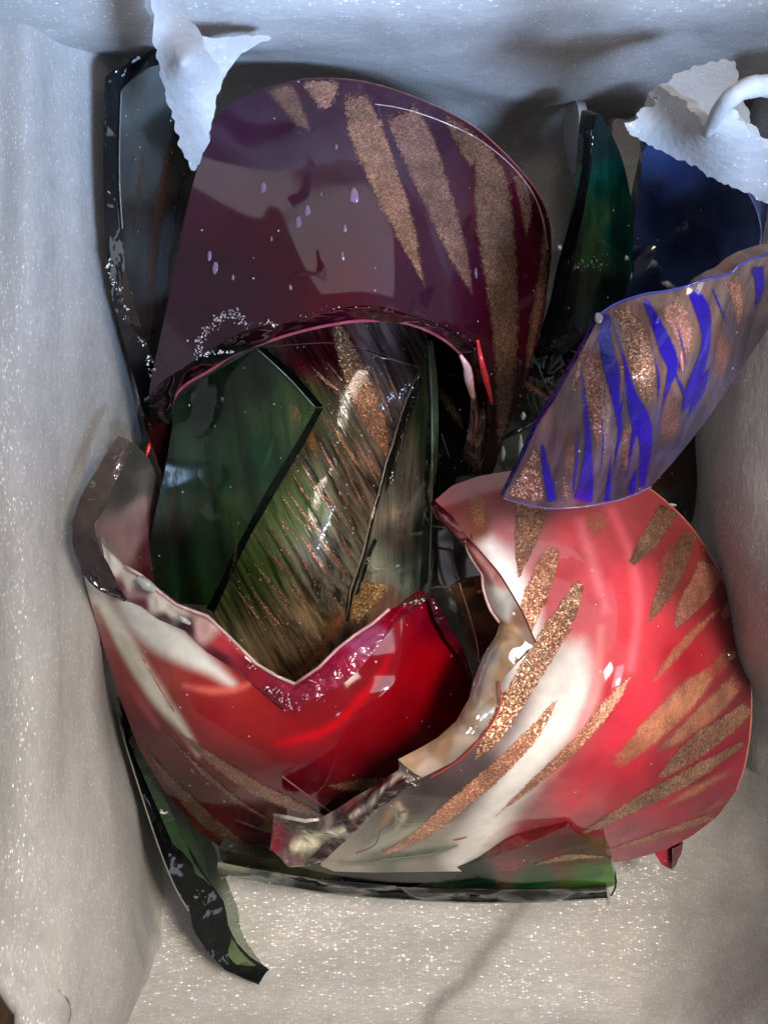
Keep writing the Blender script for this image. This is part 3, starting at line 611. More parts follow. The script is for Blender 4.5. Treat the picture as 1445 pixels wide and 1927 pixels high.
# ---- 7 clear shard with copper streaks in the middle
t7 = thing('glass_shard', 'clear glass shard full of copper streaks with a bright reflection, mid pile', 'glass shard')
z7 = TPS([(540, 640, .48), (700, 610, .50), (800, 630, .42), (790, 690, .45), (620, 900, .58), (720, 880, .43), (560, 1280, .36), (400, 1150, .32), (660, 1120, .40), (350, 900, .32), (610, 1080, .55)])
patch('glass_wall', [(500, 655), (560, 622), (640, 600), (720, 600), (802, 618), (806, 640), (790, 690), (757, 780), (728, 868), (703, 955), (682, 1045), (658, 1115), (652, 1165), (620, 1240), (570, 1300), (500, 1260), (420, 1190), (385, 1150), (350, 1060), (360, 900), (430, 760)], z7, .05, [GT, FR],
      [K(560, 680, 70, 13, 21, 0.72), K(620, 660, 81, 16, 27, 0.68), K(740, 640, 135, 113, 113, 0.44), K(560, 760, 60, 81, 40, 0.48), K(620, 850, 83, 78, 59, 0.48), K(700, 900, 135, 113, 97, 0.40), K(560, 950, 81, 99, 54, 0.44), K(620, 1050, 118, 116, 105, 0.40), K(480, 1080, 64, 86, 37, 0.48), K(560, 1200, 124, 105, 81, 0.52), K(600, 1250, 135, 99, 64, 0.56), K(760, 720, 121, 99, 94, 0.40)], t7, smooth_outline=False, jag=4)
streak('copper_streak', [(632, 610, 30), (655, 670, 46), (683, 740, 56), (708, 800, 48), (730, 868, 5)], z7, CB, t7, tone=(1.05, .85, .6))
streak('copper_streak', [(575, 780, 12), (588, 830, 26), (603, 880, 6)], z7, CD, t7, tone=(1.0, .75, .3))
streak('copper_streak', None, z7, CD, t7, tone=(.95, .65, .4), poly=[(640, 1140), (655, 1165), (640, 1200), (605, 1250), (565, 1285), (540, 1270), (590, 1210), (615, 1160)], soft=22)
rnd = random.Random(5)
thin = [(585, 688, 645, 740), (616, 682, 652, 725), (598, 760, 625, 812), (548, 885, 600, 960), (560, 860, 640, 990), (575, 900, 625, 945), (540, 920, 612, 1010), (520, 960, 560, 1010), (530, 930, 585, 1000), (665, 820, 715, 920), (690, 850, 716, 900), (650, 880, 700, 980), (480, 1060, 560, 1160), (470, 1100, 540, 1190), (500, 1030, 560, 1090), (600, 900, 664, 1010), (640, 1000, 672, 1060), (600, 1010, 660, 1090), (440, 1100, 500, 1180), (540, 1080, 600, 1160), (505, 985, 560, 1060), (700, 690, 740, 800), (720, 680, 760, 770), (620, 790, 690, 900), (560, 1000, 640, 1110), (600, 830, 640, 900)]
for a, b, c, d in thin:
    mx, my = (a+c)/2+rnd.uniform(-3, 1), (b+d)/2+rnd.uniform(0, 6); w = rnd.uniform(5, 11)
    streak('copper_streak', [(a, b, 1.5), (mx, my, w), (c, d, 1.5)], z7, rnd.choice((CB, CM, CM)), t7, tone=(rnd.uniform(.7, 1), rnd.uniform(.6, .8), rnd.uniform(.5, .7)), soft=3)
for _ in range(34):
    u = rnd.random(); v = rnd.random(); x = 440+u*190+v*70-(.0); y = 1150-v*420+u*60; l_ = rnd.uniform(30, 90)
    streak('copper_streak', [(x, y, 1.2), (x+l_*.27, y+l_*.5, rnd.uniform(2.5, 5)), (x+l_*.55, y+l_, 1.2)], z7, rnd.choice((CM, CD)), t7, tone=(rnd.uniform(.45, .8), rnd.uniform(.4, .65), rnd.uniform(.3, .5)), soft=2.5)
for q in range(5):
    crumbs('copper_glint_flakes', [[(585, 690), (640, 740), (665, 800)], [(560, 860), (620, 950), (660, 1010)], [(600, 760), (640, 850), (690, 950)], [(500, 960), (570, 1060), (620, 1110)], [(450, 1080), (520, 1170), (580, 1230)]][q], 110, .7, 2.0, 16, lambda x, y: float(z7(x, y)[0]), FRS, t7, rgb(235, 175, 125), 50+q)  # bright specks added as painted glints of the copper flakes
for x0, y0, x1, y1 in ((648, 1070, 664, 1090), (520, 1190, 545, 1222)):
    streak('red_streak', [(x0, y0, 3), ((x0+x1)/2, (y0+y1)/2, 7), (x1, y1, 3)], z7, CD, t7, tone=(1.6, .5, .4), soft=2)
e7 = [(692, 662), (715, 672), (740, 676), (765, 684), (790, 692), (780, 715), (765, 750), (750, 795), (738, 838), (727, 868), (712, 930), (700, 965), (683, 1040), (660, 1110), (652, 1165)]
tube('broken_edge', [(x, y, float(z7(x, y)[0])+.01) for x, y in e7], 1.8, FRS, t7, curve=False, jit=.8, tone=rgb(150, 140, 130))
tube('broken_edge', [(x+1, y+2, float(z7(x, y)[0])-.0) for x, y in e7[9:]], 5, FR, t7, curve=False, jit=.8, tone=(.012, .012, .01))
crumbs('crushed_glass', [(q[0], q[1]) for q in e7[:10]], 90, .8, 2.6, 2, lambda x, y: float(z7(x, y)[0])+.01, FRS, t7, rgb(210, 195, 180), 9)
tube('scratch_line', [(480, 655, .6), (620, 645, .62), (700, 660, .6), (780, 690, .5)], .9, FRS, t7, tone=rgb(120, 90, 80))

# ---- 8 clear grey shard right of it
t8 = thing('glass_shard', 'narrow clear grey glass shard with a long straight vertical right edge, mid pile', 'glass shard')
z8 = TPS([(800, 640, .38), (812, 900, .42), (806, 1110, .45), (655, 1160, .30), (715, 880, .3), (780, 720, .34), (770, 1000, .42), (800, 1050, .3)])
patch('glass_wall', [(800, 640), (808, 700), (812, 780), (812, 860), (811, 950), (809, 1040), (806, 1110), (795, 1135), (770, 1150), (740, 1180), (700, 1240), (640, 1240), (645, 1170), (655, 1110), (682, 1000), (712, 880), (748, 790), (785, 700)], z8, .05, [GV, FR],
      [K(700, 1050, 198, 205, 182, 0.61), K(740, 900, 161, 154, 137, 0.64), K(760, 800, 165, 144, 124, 0.64), K(752, 1000, 202, 182, 158, 0.68), K(795, 800, 120, 144, 104, 0.68), K(800, 1000, 101, 110, 91, 0.68), K(690, 1100, 161, 152, 135, 0.59), K(785, 1080, 154, 169, 148, 0.68), K(720, 1140, 135, 101, 84, 0.68)], t8, smooth_outline=False)
for cl, tn in (([(756, 800, 8), (758, 900, 16), (752, 1000, 14), (745, 1060, 6)], (.9, .85, .85)), ([(772, 780, 6), (775, 860, 12), (770, 960, 12), (764, 1050, 5)], (.65, .62, .6)), ([(738, 880, 4), (736, 960, 9), (728, 1040, 5)], (.7, .75, .7)), ([(765, 680, 6), (772, 740, 10), (776, 800, 4)], (.6, .8, .5))):
    streak('brown_streak', cl, z8, CD, t8, tone=tn, soft=6)
streak('gold_streak', None, z8, CB, t8, poly=[(676, 1098), (705, 1092), (735, 1100), (720, 1130), (700, 1155), (680, 1175), (660, 1180), (654, 1150)], tone=(1.9, 1.75, 1.0))
ribbon('broken_edge', [(797, 640, .4), (806, 760, .43), (800, 860, .45), (797, 960, .46), (793, 1040, .46), (790, 1110, .46), (768, 1135, .46)], [(806, 640, .36), (814, 760, .38), (813, 860, .4), (812, 960, .4), (810, 1040, .4), (807, 1112, .4), (800, 1135, .4)], FR, t8, rows=6, rough=.04, cols=[K(800, 700, 40, 48, 38), K(805, 900, 30, 36, 30), K(800, 1080, 70, 74, 64)], seed=6)
tube('edge_line', [(807, 650, .42), (812, 760, .44), (813, 860, .44), (812, 960, .45), (809, 1050, .45), (806, 1118, .45)], 1.5, FRS, t8, tone=rgb(165, 175, 155), jit=.8)
tube('bright_fissure', [(690, 1050, .40, 1), (705, 1070, .41, 2), (722, 1070, .41, 2), (740, 1058, .41, 1)], 2, FRS, t8, tone=rgb(190, 190, 180))
ribbon('fracture_band', [(788, 700, .36), (760, 790, .36), (738, 870, .36), (722, 940, .36), (706, 1010, .36), (688, 1060, .36), (668, 1120, .34)], [(797, 705, .36), (768, 800, .36), (745, 880, .36), (738, 940, .36), (722, 990, .36), (700, 1040, .36), (676, 1110, .34)], FRB, t8, rows=5, rough=.03, cols=[K(760, 800, 60, 56, 46, .7), K(715, 980, 26, 26, 22, .8)], seed=8)

# ---- 6 dark green shard
t6 = thing('glass_shard', 'dark green glass shard with straight black edges, over the clear copper streaked shard', 'glass shard')
z6 = TPS([(483, 655, .72), (603, 768, .66), (395, 1148, .53), (285, 1080, .50), (315, 870, .61), (340, 770, .6), (450, 900, .68)])
patch('glass_wall', [(483, 655), (595, 768), (560, 830), (500, 925), (440, 1040), (392, 1140), (340, 1135), (282, 1095), (276, 1050), (292, 970), (312, 880), (325, 800), (322, 760), (380, 715)], z6, .04, [GG, FR],
      dim([K(400, 760, 8, 14, 6), K(480, 720, 14, 24, 14), K(520, 780, 32, 46, 26, .96), K(350, 880, 26, 42, 34), K(420, 900, 14, 34, 16), K(500, 860, 8, 38, 20), K(330, 1000, 10, 22, 14), K(400, 1050, 10, 26, 14), K(300, 950, 34, 52, 46), K(450, 960, 30, 44, 20), K(380, 1120, 8, 30, 10), K(570, 770, 50, 72, 34, .9)], .7), t6, smooth_outline=False, ref=2)
streak('brown_streak', [(545, 740, 8), (555, 780, 30), (560, 820, 12)], z6, CD, t6, tone=(.45, .42, .15), soft=10)
for cl, tn in (([(500, 680, 4), (470, 800, 14), (440, 960, 12), (420, 1050, 4)], (.10, .20, .08)), ([(430, 950, 4), (445, 1020, 14), (430, 1090, 10), (400, 1110, 3)], (.22, .26, .08)), ([(520, 800, 4), (505, 860, 18), (480, 920, 8)], (.03, .24, .10)), ([(340, 860, 6), (325, 940, 20), (315, 1020, 6)], (.16, .26, .2)), ([(380, 820, 4), (365, 920, 12), (350, 1040, 4)], (.08, .18, .08)), ([(450, 700, 4), (420, 800, 10), (395, 900, 4)], (.12, .16, .1))):
    streak('green_streak', cl, z6, CD, t6, tone=tn, soft=9)
ribbon('broken_edge', [(483, 654, .72), (545, 712, .7), (592, 767, .66)], [(499, 655, .705), (553, 700, .685), (609, 765, .645)], FRD, t6, rows=4, rough=.006, cols=[K(540, 710, 4, 8, 6)], seed=3)
ribbon('broken_edge', [(594, 768, .66), (560, 826, .66), (500, 922, .65), (462, 990, .62), (436, 1040, .6), (388, 1145, .5)], [(609, 768, .645), (575, 832, .645), (518, 928, .635), (477, 998, .605), (452, 1048, .585), (404, 1152, .485)], FRD, t6, rows=4, rough=.004, cols=[K(540, 860, 8, 14, 8), K(420, 1090, 2, 6, 4)], seed=4)
tube('edge_line', [(484, 656, .73), (545, 713, .71), (592, 766, .67)], 1.1, FRS, t6, tone=rgb(140, 150, 140))
crumbs('crushed_glass', [(580, 772), (574, 785)], 24, 1, 3, 4, lambda x, y: .67, FRS, t6, rgb(120, 170, 60), 4)

# ---- 9 teal shard
t9 = thing('glass_shard', 'dark teal leaf-shaped glass shard with a long black edge, right of the purple shard', 'glass shard')
z9 = TPS([(1110, 215, 1.0), (1170, 300, .8), (1190, 440, .6), (1180, 600, .4), (1080, 480, .75), (1040, 640, .5), (1140, 450, .7)])
patch('glass_wall', [(1118, 216), (1146, 245), (1170, 300), (1186, 370), (1191, 440), (1188, 520), (1180, 610), (1120, 660), (1062, 690), (1030, 650), (1052, 580), (1075, 500), (1090, 430), (1105, 340)], z9, .05, [GG, FR],
      [K(1130, 260, 22, 36, 34, .9), K(1150, 350, 4, 48, 38), K(1165, 450, 2, 44, 34), K(1110, 400, 34, 64, 40, .85), K(1105, 470, 40, 64, 36, .7), K(1090, 540, 50, 60, 52, .35), K(1075, 620, 60, 66, 60, .3), K(1140, 560, 4, 14, 12, .95), K(1150, 620, 3, 6, 8)], t9)
ribbon('broken_edge', [(1101, 222, 1.02), (1098, 245, 1.02), (1094, 320, .98), (1080, 390, .92), (1062, 450, .86), (1048, 500, .8), (1036, 560, .72), (1020, 620, .62), (1003, 668, .55)], [(1122, 214, 1.0), (1116, 250, 1.0), (1111, 320, .95), (1098, 400, .88), (1084, 460, .8), (1074, 510, .74), (1062, 570, .66), (1048, 625, .56), (1036, 640, .5)], FRD, t9, rows=6, rough=.015, cols=[K(1100, 250, 8, 9, 10), K(1050, 520, 3, 3, 4), K(1020, 640, 5, 5, 6)], seed=9)
for cl, tn in (([(1130, 300, 4), (1150, 400, 12), (1160, 500, 4)], (.03, .22, .15)), ([(1108, 400, 4), (1118, 440, 14), (1125, 490, 5)], (.22, .32, .14)), ([(1165, 330, 4), (1176, 420, 10), (1178, 500, 4)], (.02, .18, .14))):
    streak('green_streak', cl, z9, CD, t9, tone=tn, soft=9)
blob('chip', 1053, 466, .88, 4, 5, 4, .3, FRS, t9, rgb(220, 220, 215))
crumbs('crushed_glass', [(1072, 505), (1095, 495), (1118, 490), (1125, 495)], 70, 1, 5, 8, lambda x, y: .78, FRS, t9, rgb(110, 116, 108), 14)
t = thing('glass_shard', 'stubby black glass chunk with glossy broken faces, left of the blue shard point', 'glass shard')
zz = TPS([(1035, 640, .75), (1070, 712, .72), (1003, 668, .65), (1050, 760, .6), (1030, 700, .76)])
patch('glass_wall', [(1003, 668), (1020, 648), (1036, 638), (1054, 664), (1068, 700), (1078, 735), (1060, 765), (1048, 768), (1026, 725)], zz, .14, [FR, FR], [K(1030, 690, 8, 10, 14)], t, smooth_outline=False, wav=.06, step=8)
tube('edge_line', [(1004, 668, .68), (1024, 718, .72), (1046, 765, .62)], 1.3, FRS, t, tone=rgb(70, 75, 85))

# ---- 5 blue shard
t5 = thing('glass_shard', 'cobalt blue cup-shaped glass shard, copper streaked outside and plain navy inside', 'glass shard')
z5 = TPS([(1130, 592, 1.36), (1250, 552, 1.44), (1375, 515, 1.42), (1500, 480, 1.3), (945, 935, 1.2), (1040, 770, 1.32), (1200, 700, 1.54), (1330, 650, 1.42), (1430, 620, 1.12), (1300, 830, 1.16), (1225, 915, 1.08), (1100, 950, 1.2), (1120, 830, 1.42), (1500, 560, 1.1)])
ol5 = [(1130, 592), (1160, 573), (1210, 556), (1250, 550), (1290, 541), (1330, 527), (1372, 517), (1388, 502), (1412, 490), (1450, 480), (1510, 472), (1510, 540), (1450, 610), (1390, 700), (1330, 790), (1270, 865), (1225, 915), (1170, 938), (1100, 952), (1030, 955), (985, 947), (946, 936), (975, 880), (1010, 803), (1050, 740), (1088, 672), (1118, 615)]
CU = (104, 80, 82)
patch('copper_blue_wall', ol5, z5, .05, [GB, FRS], dim([K2(1130, 640, 100, 74, 68), K2(1080, 750, 92, 68, 66), K2(1050, 880, 84, 60, 70), K2(1200, 900, 66, 52, 70), K2(1250, 700, 96, 72, 66), K2(1300, 620, 100, 74, 64), K2(1350, 700, 78, 66, 84), K2(1280, 820, 62, 56, 78), K2(1420, 540, 100, 78, 72), K2(1400, 640, 70, 58, 64), K2(1140, 820, 84, 66, 76)], .72), t5, smooth_outline=False)
def blue(cl, tone=(.02, .004, .36), soft=7): streak('blue_streak', cl, z5, BL, t5, off=.0022, tone=tone, soft=soft)
BL = mat_flake('cobalt_glass', (.9, .9, .9), (1, 1, 1), cell=400, metal=0.0, rough=.12, glint=.0, grain=.45)
for cl in ([(1140, 590, 22), (1138, 638, 30), (1152, 700, 36), (1158, 745, 22), (1166, 808, 14), (1158, 855, 10), (1156, 890, 5)],
           [(1146, 592, 8), (1174, 675, 12), (1188, 741, 24), (1203, 788, 42), (1214, 829, 32), (1210, 880, 22), (1207, 918, 16)],
           [(1213, 562, 16), (1236, 613, 26), (1256, 664, 34), (1264, 695, 26), (1248, 752, 10), (1236, 820, 4)],
           [(1302, 548, 28), (1321, 587, 34), (1326, 649, 22), (1300, 736, 30), (1282, 775, 6)], [(1338, 540, 8), (1352, 575, 10), (1367, 610, 6)],
           [(1093, 690, 6), (1102, 767, 14), (1107, 840, 18), (1102, 907, 34), (1095, 944, 44)], [(1020, 834, 12), (1027, 881, 20), (1040, 944, 24)],
           [(1225, 640, 4), (1238, 720, 10), (1232, 780, 4)], [(1268, 600, 4), (1280, 640, 9), (1290, 690, 3)], [(1130, 760, 3), (1134, 830, 9), (1128, 900, 5)], [(1196, 880, 10), (1190, 910, 18), (1186, 932, 14)], [(1082, 760, 3), (1086, 840, 8), (1078, 930, 10)], [(1150, 850, 4), (1146, 900, 12), (1140, 946, 18)],
           [(1423, 500, 30), (1428, 540, 22), (1420, 580, 8)], [(1333, 690, 8), (1315, 736, 22), (1292, 790, 6)], [(1262, 690, 6), (1282, 730, 14), (1292, 760, 5)], [(1178, 700, 4), (1170, 760, 8), (1160, 800, 10)],
           [(1142, 600, 6), (1120, 645, 8), (1104, 675, 3)], [(1198, 790, 20), (1185, 850, 12), (1178, 900, 6)], [(1376, 545, 3), (1372, 600, 5), (1362, 640, 3)]): blue(cl)
for cl, mt, tn in (([(1172, 578, 34), (1196, 640, 56), (1212, 710, 50), (1218, 762, 22)], CB, (.72, .62, .55)), ([(1112, 650, 20), (1118, 720, 50), (1124, 800, 30), (1122, 860, 6)], CM, (.62, .5, .52)), ([(1240, 700, 20), (1262, 780, 50), (1240, 860, 30)], CD, (.6, .5, .62)), ([(1340, 590, 14), (1358, 660, 40), (1340, 730, 20)], CD, (.75, .6, .6)), ([(1075, 790, 14), (1070, 850, 34), (1074, 920, 18)], CD, (.6, .5, .6)), ([(1252, 562, 40), (1280, 613, 46), (1296, 670, 18)], CM, (1.0, .85, .85)), ([(1156, 610, 6), (1168, 660, 18), (1176, 720, 8)], CB, (.7, .6, .65)), ([(1180, 790, 14), (1176, 830, 26), (1178, 890, 20)], CM, (.7, .58, .6)), ([(1370, 520, 34), (1386, 560, 32), (1388, 620, 10)], CM, (.9, .72, .62)), ([(1106, 640, 10), (1090, 690, 20), (1076, 740, 14)], CM, (.95, .8, .85)), ([(1128, 680, 24), (1140, 760, 34), (1136, 840, 24), (1130, 900, 8)], CD, (.75, .9, 1.2)), ([(1060, 890, 8), (1064, 920, 22), (1060, 948, 14)], CM, (.7, .6, .75))):
    streak('copper_streak', cl, z5, mt, t5, tone=tn, off=.0016)
streak('copper_streak', None, z5, CB, t5, poly=[(1012, 826), (1020, 880), (1026, 944), (990, 944), (952, 932), (985, 872)], tone=(.75, .58, .62), off=.0016)
z5f = lambda x, y, d=0: (x, y, float(z5(x, y)[0])+d)
ribbon('broken_edge', [z5f(*q) for q in ((946, 936), (975, 880), (1010, 803), (1050, 740), (1088, 672), (1118, 615), (1130, 592))], [z5f(q[0], q[1], -.06) for q in ((941, 930), (968, 874), (1002, 797), (1042, 733), (1080, 668), (1112, 610), (1124, 588))], FRS, t5, rows=4, rough=.004, cols=[K(1050, 740, 22, 8, 120)])
tube('rim_line', [z5f(x, y-2, .0) for x, y in ol5[0:11]], 2.4, FRS, t5, tone=rgb(62, 70, 150))
tube('rim_line', [z5f(x, y+1, -.005) for x, y in ol5[16:22]], 1.8, FRS, t5, tone=rgb(120, 100, 150))
blob('chip', 1127, 600, 1.37, 9, 13, 5, .3, FR, t5, rgb(120, 110, 110))
blob('air_bubble', 1236, 606, zz0 := float(z5(1236, 606)[0])+.003, 4, 11, 2, -.3, FRS, t5, (.03, .03, .4))
blob('air_bubble', 1281, 676, float(z5(1281, 676)[0])+.003, 4, 27, 2, .1, FRS, t5, rgb(190, 110, 120))
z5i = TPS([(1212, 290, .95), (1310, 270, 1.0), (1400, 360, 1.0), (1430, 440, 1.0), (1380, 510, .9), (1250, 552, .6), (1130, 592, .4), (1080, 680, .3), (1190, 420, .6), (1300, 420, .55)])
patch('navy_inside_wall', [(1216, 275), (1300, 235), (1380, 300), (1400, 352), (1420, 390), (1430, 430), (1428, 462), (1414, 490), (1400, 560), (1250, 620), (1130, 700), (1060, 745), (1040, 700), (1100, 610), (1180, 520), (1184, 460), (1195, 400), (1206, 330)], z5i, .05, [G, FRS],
      dim([K2(1280, 320, 24, 34, 60), K2(1380, 400, 26, 34, 54), K2(1300, 480, 14, 20, 40), K2(1230, 400, 20, 30, 56), K2(1190, 520, 3, 6, 18), K2(1120, 620, 2, 4, 8), K2(1400, 470, 28, 34, 60)], 3.2), t5)  # left end fades to near black: shade of the depth put into colour
tube('rim_line', [(1395, 345, 1.02), (1420, 388, 1.02), (1431, 430, 1.02), (1428, 462, 1.02), (1414, 488, 1.0)], 1.6, FRS, t5, tone=rgb(90, 100, 150))
# brown shard in the shadow right of the blue one
t = thing('glass_shard', 'brown olive glass shard in the gap between blue shard and right foam wall', 'glass shard')
zz = TPS([(1220, 880, .45), (1310, 800, .4), (1300, 950, .4), (1260, 940, .5)])
patch('glass_wall', [(1200, 860), (1270, 800), (1312, 760), (1322, 830), (1312, 900), (1300, 985), (1262, 960), (1225, 925)], zz, .05, [G, FR], [K(1250, 880, 48, 30, 18), K(1300, 850, 42, 40, 32), K(1290, 950, 50, 48, 42)], t)
blob('chip', 1264, 950, .85, 9, 3, 4, -.1, FRS, t, rgb(190, 190, 195))

# ---- 3 left red bowl shard
t3 = thing('glass_shard', 'deep red bowl-shaped glass shard with a V notch in its rim and white swirls', 'glass shard')
z3 = TPS([(160, 1070, .92), (237, 1133, .98), (349, 1187, 1.0), (532, 1336, .98), (700, 1230, .95), (815, 1126, .86), (890, 1290, .72), (850, 1400, .76), (540, 1430, .98), (330, 1350, .90), (200, 1240, .68), (270, 1440, .52), (430, 1600, .35), (560, 1630, .35), (700, 1450, .84), (620, 1330, 1.0), (760, 1290, .92)])
ol3 = [(152, 1062), (187, 1110), (237, 1132), (266, 1141), (299, 1166), (349, 1187), (391, 1228), (445, 1262), (494, 1303), (532, 1336), (580, 1322), (640, 1290), (700, 1230), (745, 1172), (790, 1140), (815, 1124), (832, 1150), (850, 1190), (875, 1225), (889, 1275), (880, 1330), (880, 1400), (800, 1480), (720, 1540), (640, 1600), (560, 1640), (480, 1628), (430, 1605), (375, 1565), (310, 1490), (260, 1405), (225, 1310), (196, 1220), (170, 1130)]
patch('glass_wall', ol3, z3, .09, [GR, FR], dim([K2(650, 1380, 118, 8, 20), K2(800, 1250, 140, 2, 14), K2(780, 1380, 118, 0, 12), K2(720, 1220, 120, 4, 20), K2(560, 1380, 124, 12, 22), K2(430, 1300, 150, 40, 36), K2(480, 1340, 140, 26, 28), K2(400, 1350, 140, 22, 30), K2(300, 1250, 160, 60, 52), K2(260, 1380, 96, 30, 36), K2(400, 1500, 80, 26, 22), K2(350, 1500, 62, 24, 18), K2(500, 1560, 62, 16, 20), K2(580, 1470, 92, 10, 26), K2(650, 1540, 70, 16, 24), K2(200, 1180, 170, 110, 110), K2(870, 1300, 84, 2, 14), K2(820, 1170, 96, 2, 20)], .62), t3,
      paint=[(lens_poly([(225, 1128, 20), (262, 1160, 50), (310, 1200, 60), (355, 1228, 46), (400, 1258, 22), (440, 1290, 6)]), rgb(215, 206, 192, 1.6)+(1,), 15), (lens_poly([(165, 1085, 26), (205, 1160, 36), (255, 1245, 34), (305, 1320, 26), (345, 1372, 12), (375, 1420, 3)]), rgb(205, 195, 182, 1.6)+(1,), 10),
             (lens_poly([(180, 1140, 6), (215, 1220, 12), (260, 1310, 14), (300, 1370, 5)]), rgb(150, 60, 70, 1.4)+(1,), 8),
             (lens_poly([(345, 1290, 4), (400, 1300, 12), (450, 1295, 9), (480, 1280, 3)]), rgb(190, 90, 78, 1.3)+(1,), 8), (lens_poly([(520, 1400, 4), (620, 1370, 14), (700, 1290, 10), (740, 1220, 3)]), rgb(150, 0, 12, 1.6)+(1,), 10)], step=12, smooth_outline=False)
for cl, mt, tn in (([(330, 1372, 6), (390, 1420, 24), (470, 1475, 32), (560, 1518, 26), (630, 1545, 6)], CM, (.62, .52, .42)), ([(300, 1360, 4), (360, 1430, 14), (440, 1500, 16), (520, 1550, 5)], CM, (.45, .36, .3)), ([(612, 1478, 5), (660, 1478, 26), (720, 1475, 34), (780, 1468, 20)], CM, (.6, .5, .4)), ([(270, 1400, 5), (330, 1480, 26), (410, 1560, 34), (480, 1600, 10)], CM, (.26, .21, .17))):
    streak('copper_streak', cl, z3, mt, t3, tone=tn, soft=8)
tube('scratch_line', [(270, 1240, .93), (310, 1310, .92), (370, 1400, .86), (430, 1480, .72)], 1.4, FRS, t3, tone=rgb(150, 70, 60))
tube('scratch_line', [(530, 1460, .93), (570, 1490, .9), (625, 1530, .76)], 1.6, FRS, t3, tone=rgb(130, 70, 90))
# rim: dark smoky part at the left
A = [(222, 822), (208, 845), (193, 868), (175, 895), (160, 920), (146, 950), (139, 980), (136, 1020), (143, 1045), (154, 1072), (168, 1095), (187, 1112), (237, 1133)]
B = [(246, 832), (243, 848), (240, 862), (225, 893), (212, 918), (205, 940), (199, 956), (179, 985), (182, 1010), (192, 1040), (205, 1062), (216, 1085), (239, 1128)]
zl = [1.02, 1.04, 1.06, 1.08, 1.1, 1.1, 1.1, 1.08, 1.05, 1.02, 1.0, .99, .98]
ribbon('smoky_broken_rim', [(x, y, z) for (x, y), z in zip(A, zl)], [(x, y, z+.015) for (x, y), z in zip(B, zl)], FR, t3, rows=8, rough=.05, cols=[K(225, 850, 62, 48, 44), K(190, 900, 66, 54, 48), K(165, 970, 56, 46, 40), K(160, 1030, 44, 34, 36), K(195, 1090, 40, 28, 32), K(225, 1120, 34, 16, 22)], seed=5)
A = [(178, 985), (200, 1026), (237, 1066), (266, 1083), (299, 1112), (332, 1138), (391, 1160), (432, 1199), (482, 1249), (520, 1272), (555, 1287)]
B = [(196, 1050), (212, 1080), (222, 1100), (240, 1130), (266, 1141), (299, 1166), (349, 1187), (391, 1228), (445, 1262), (494, 1303), (532, 1336)]
ribbon('broken_rim', [(x, y, 1.03) for x, y in A], [(x, y, float(z3(x, y)[0])+.004) for x, y in B], FR, t3, rows=10, rough=.05, cols=[K(195, 1010, 170, 160, 150), K(215, 1060, 190, 182, 172), K(245, 1095, 170, 162, 152), K(225, 1105, 90, 30, 44), K(260, 1110, 120, 95, 95), K(265, 1138, 80, 16, 32), K(300, 1135, 180, 172, 162), K(330, 1150, 168, 158, 150), K(310, 1165, 50, 16, 26), K(385, 1180, 175, 140, 136), K(350, 1183, 40, 12, 22), K(420, 1215, 150, 40, 50), K(410, 1235, 60, 4, 20), K(470, 1265, 110, 6, 26), K(520, 1310, 90, 4, 26), K(545, 1292, 120, 20, 44)], seed=11)
tube('casing_line', [(x, y, 1.035) for x, y in A[2:]], 3.2, PINK, t3, curve=False, tone=rgb(200, 165, 162))
A2 = [(555, 1287), (600, 1256), (636, 1220), (668, 1195), (700, 1174), (733, 1146), (757, 1139), (790, 1131), (815, 1124)]
B2 = [(532, 1336), (580, 1324), (640, 1292), (675, 1262), (700, 1230), (728, 1192), (752, 1160), (790, 1137), (818, 1126)]
ribbon('broken_rim', [(x, y, 1.02) for x, y in A2], [(x, y, float(z3(x, y)[0])+.004) for x, y in B2], FRB, t3, rows=10, rough=.03, bulge=-.02, cols=[K(560, 1310, 100, 8, 34), K(640, 1260, 110, 10, 40), K(700, 1205, 120, 50, 80), K(740, 1160, 110, 2, 24), K(800, 1132, 60, 20, 24)], seed=13)
tube('casing_line', [(x, y, 1.025) for x, y in A2[:6]], 3.0, PINK, t3, curve=False, tone=rgb(205, 150, 155))
crumbs('crushed_glass', [(505, 1295), (530, 1305), (536, 1330), (560, 1325), (610, 1305)], 150, 1, 4, 7, lambda x, y: 1.03, FRS, t3, rgb(190, 150, 165), 21)
crumbs('crushed_glass', [(468, 1252), (478, 1256)], 24, 1, 4, 3, lambda x, y: 1.04, FRS, t3, rgb(220, 210, 205), 22)
crumbs('crushed_glass', [(762, 1137), (785, 1133), (800, 1130)], 40, 1, 4, 3, lambda x, y: 1.0, FRS, t3, rgb(235, 225, 222), 23)
tube('chip', [(262, 1088, 1.06, 6), (275, 1100, 1.07, 11), (292, 1110, 1.06, 7)], 8, FR, t3, tone=rgb(170, 175, 168), sides=6)
tube('chip', [(336, 1158, 1.06, 3), (346, 1166, 1.07, 6), (358, 1174, 1.06, 3)], 4, FRS, t3, tone=rgb(180, 185, 180), sides=6)
ribbon('side_facet', [(815, 1124, .9), (832, 1150, .88), (850, 1190, .85), (875, 1225, .8), (889, 1275, .72)], [(808, 1130, .9), (818, 1165, .88), (840, 1205, .85), (866, 1240, .8), (880, 1280, .73)], FR, t3, rows=4, rough=.02, bulge=.006, cols=[K(820, 1150, 50, 4, 20), K(870, 1240, 70, 2, 14)], seed=15)
z3i = TPS([(245, 835, .9), (300, 920, .45), (290, 1080, .5), (200, 1020, .92), (212, 917, .9), (255, 950, .65)])
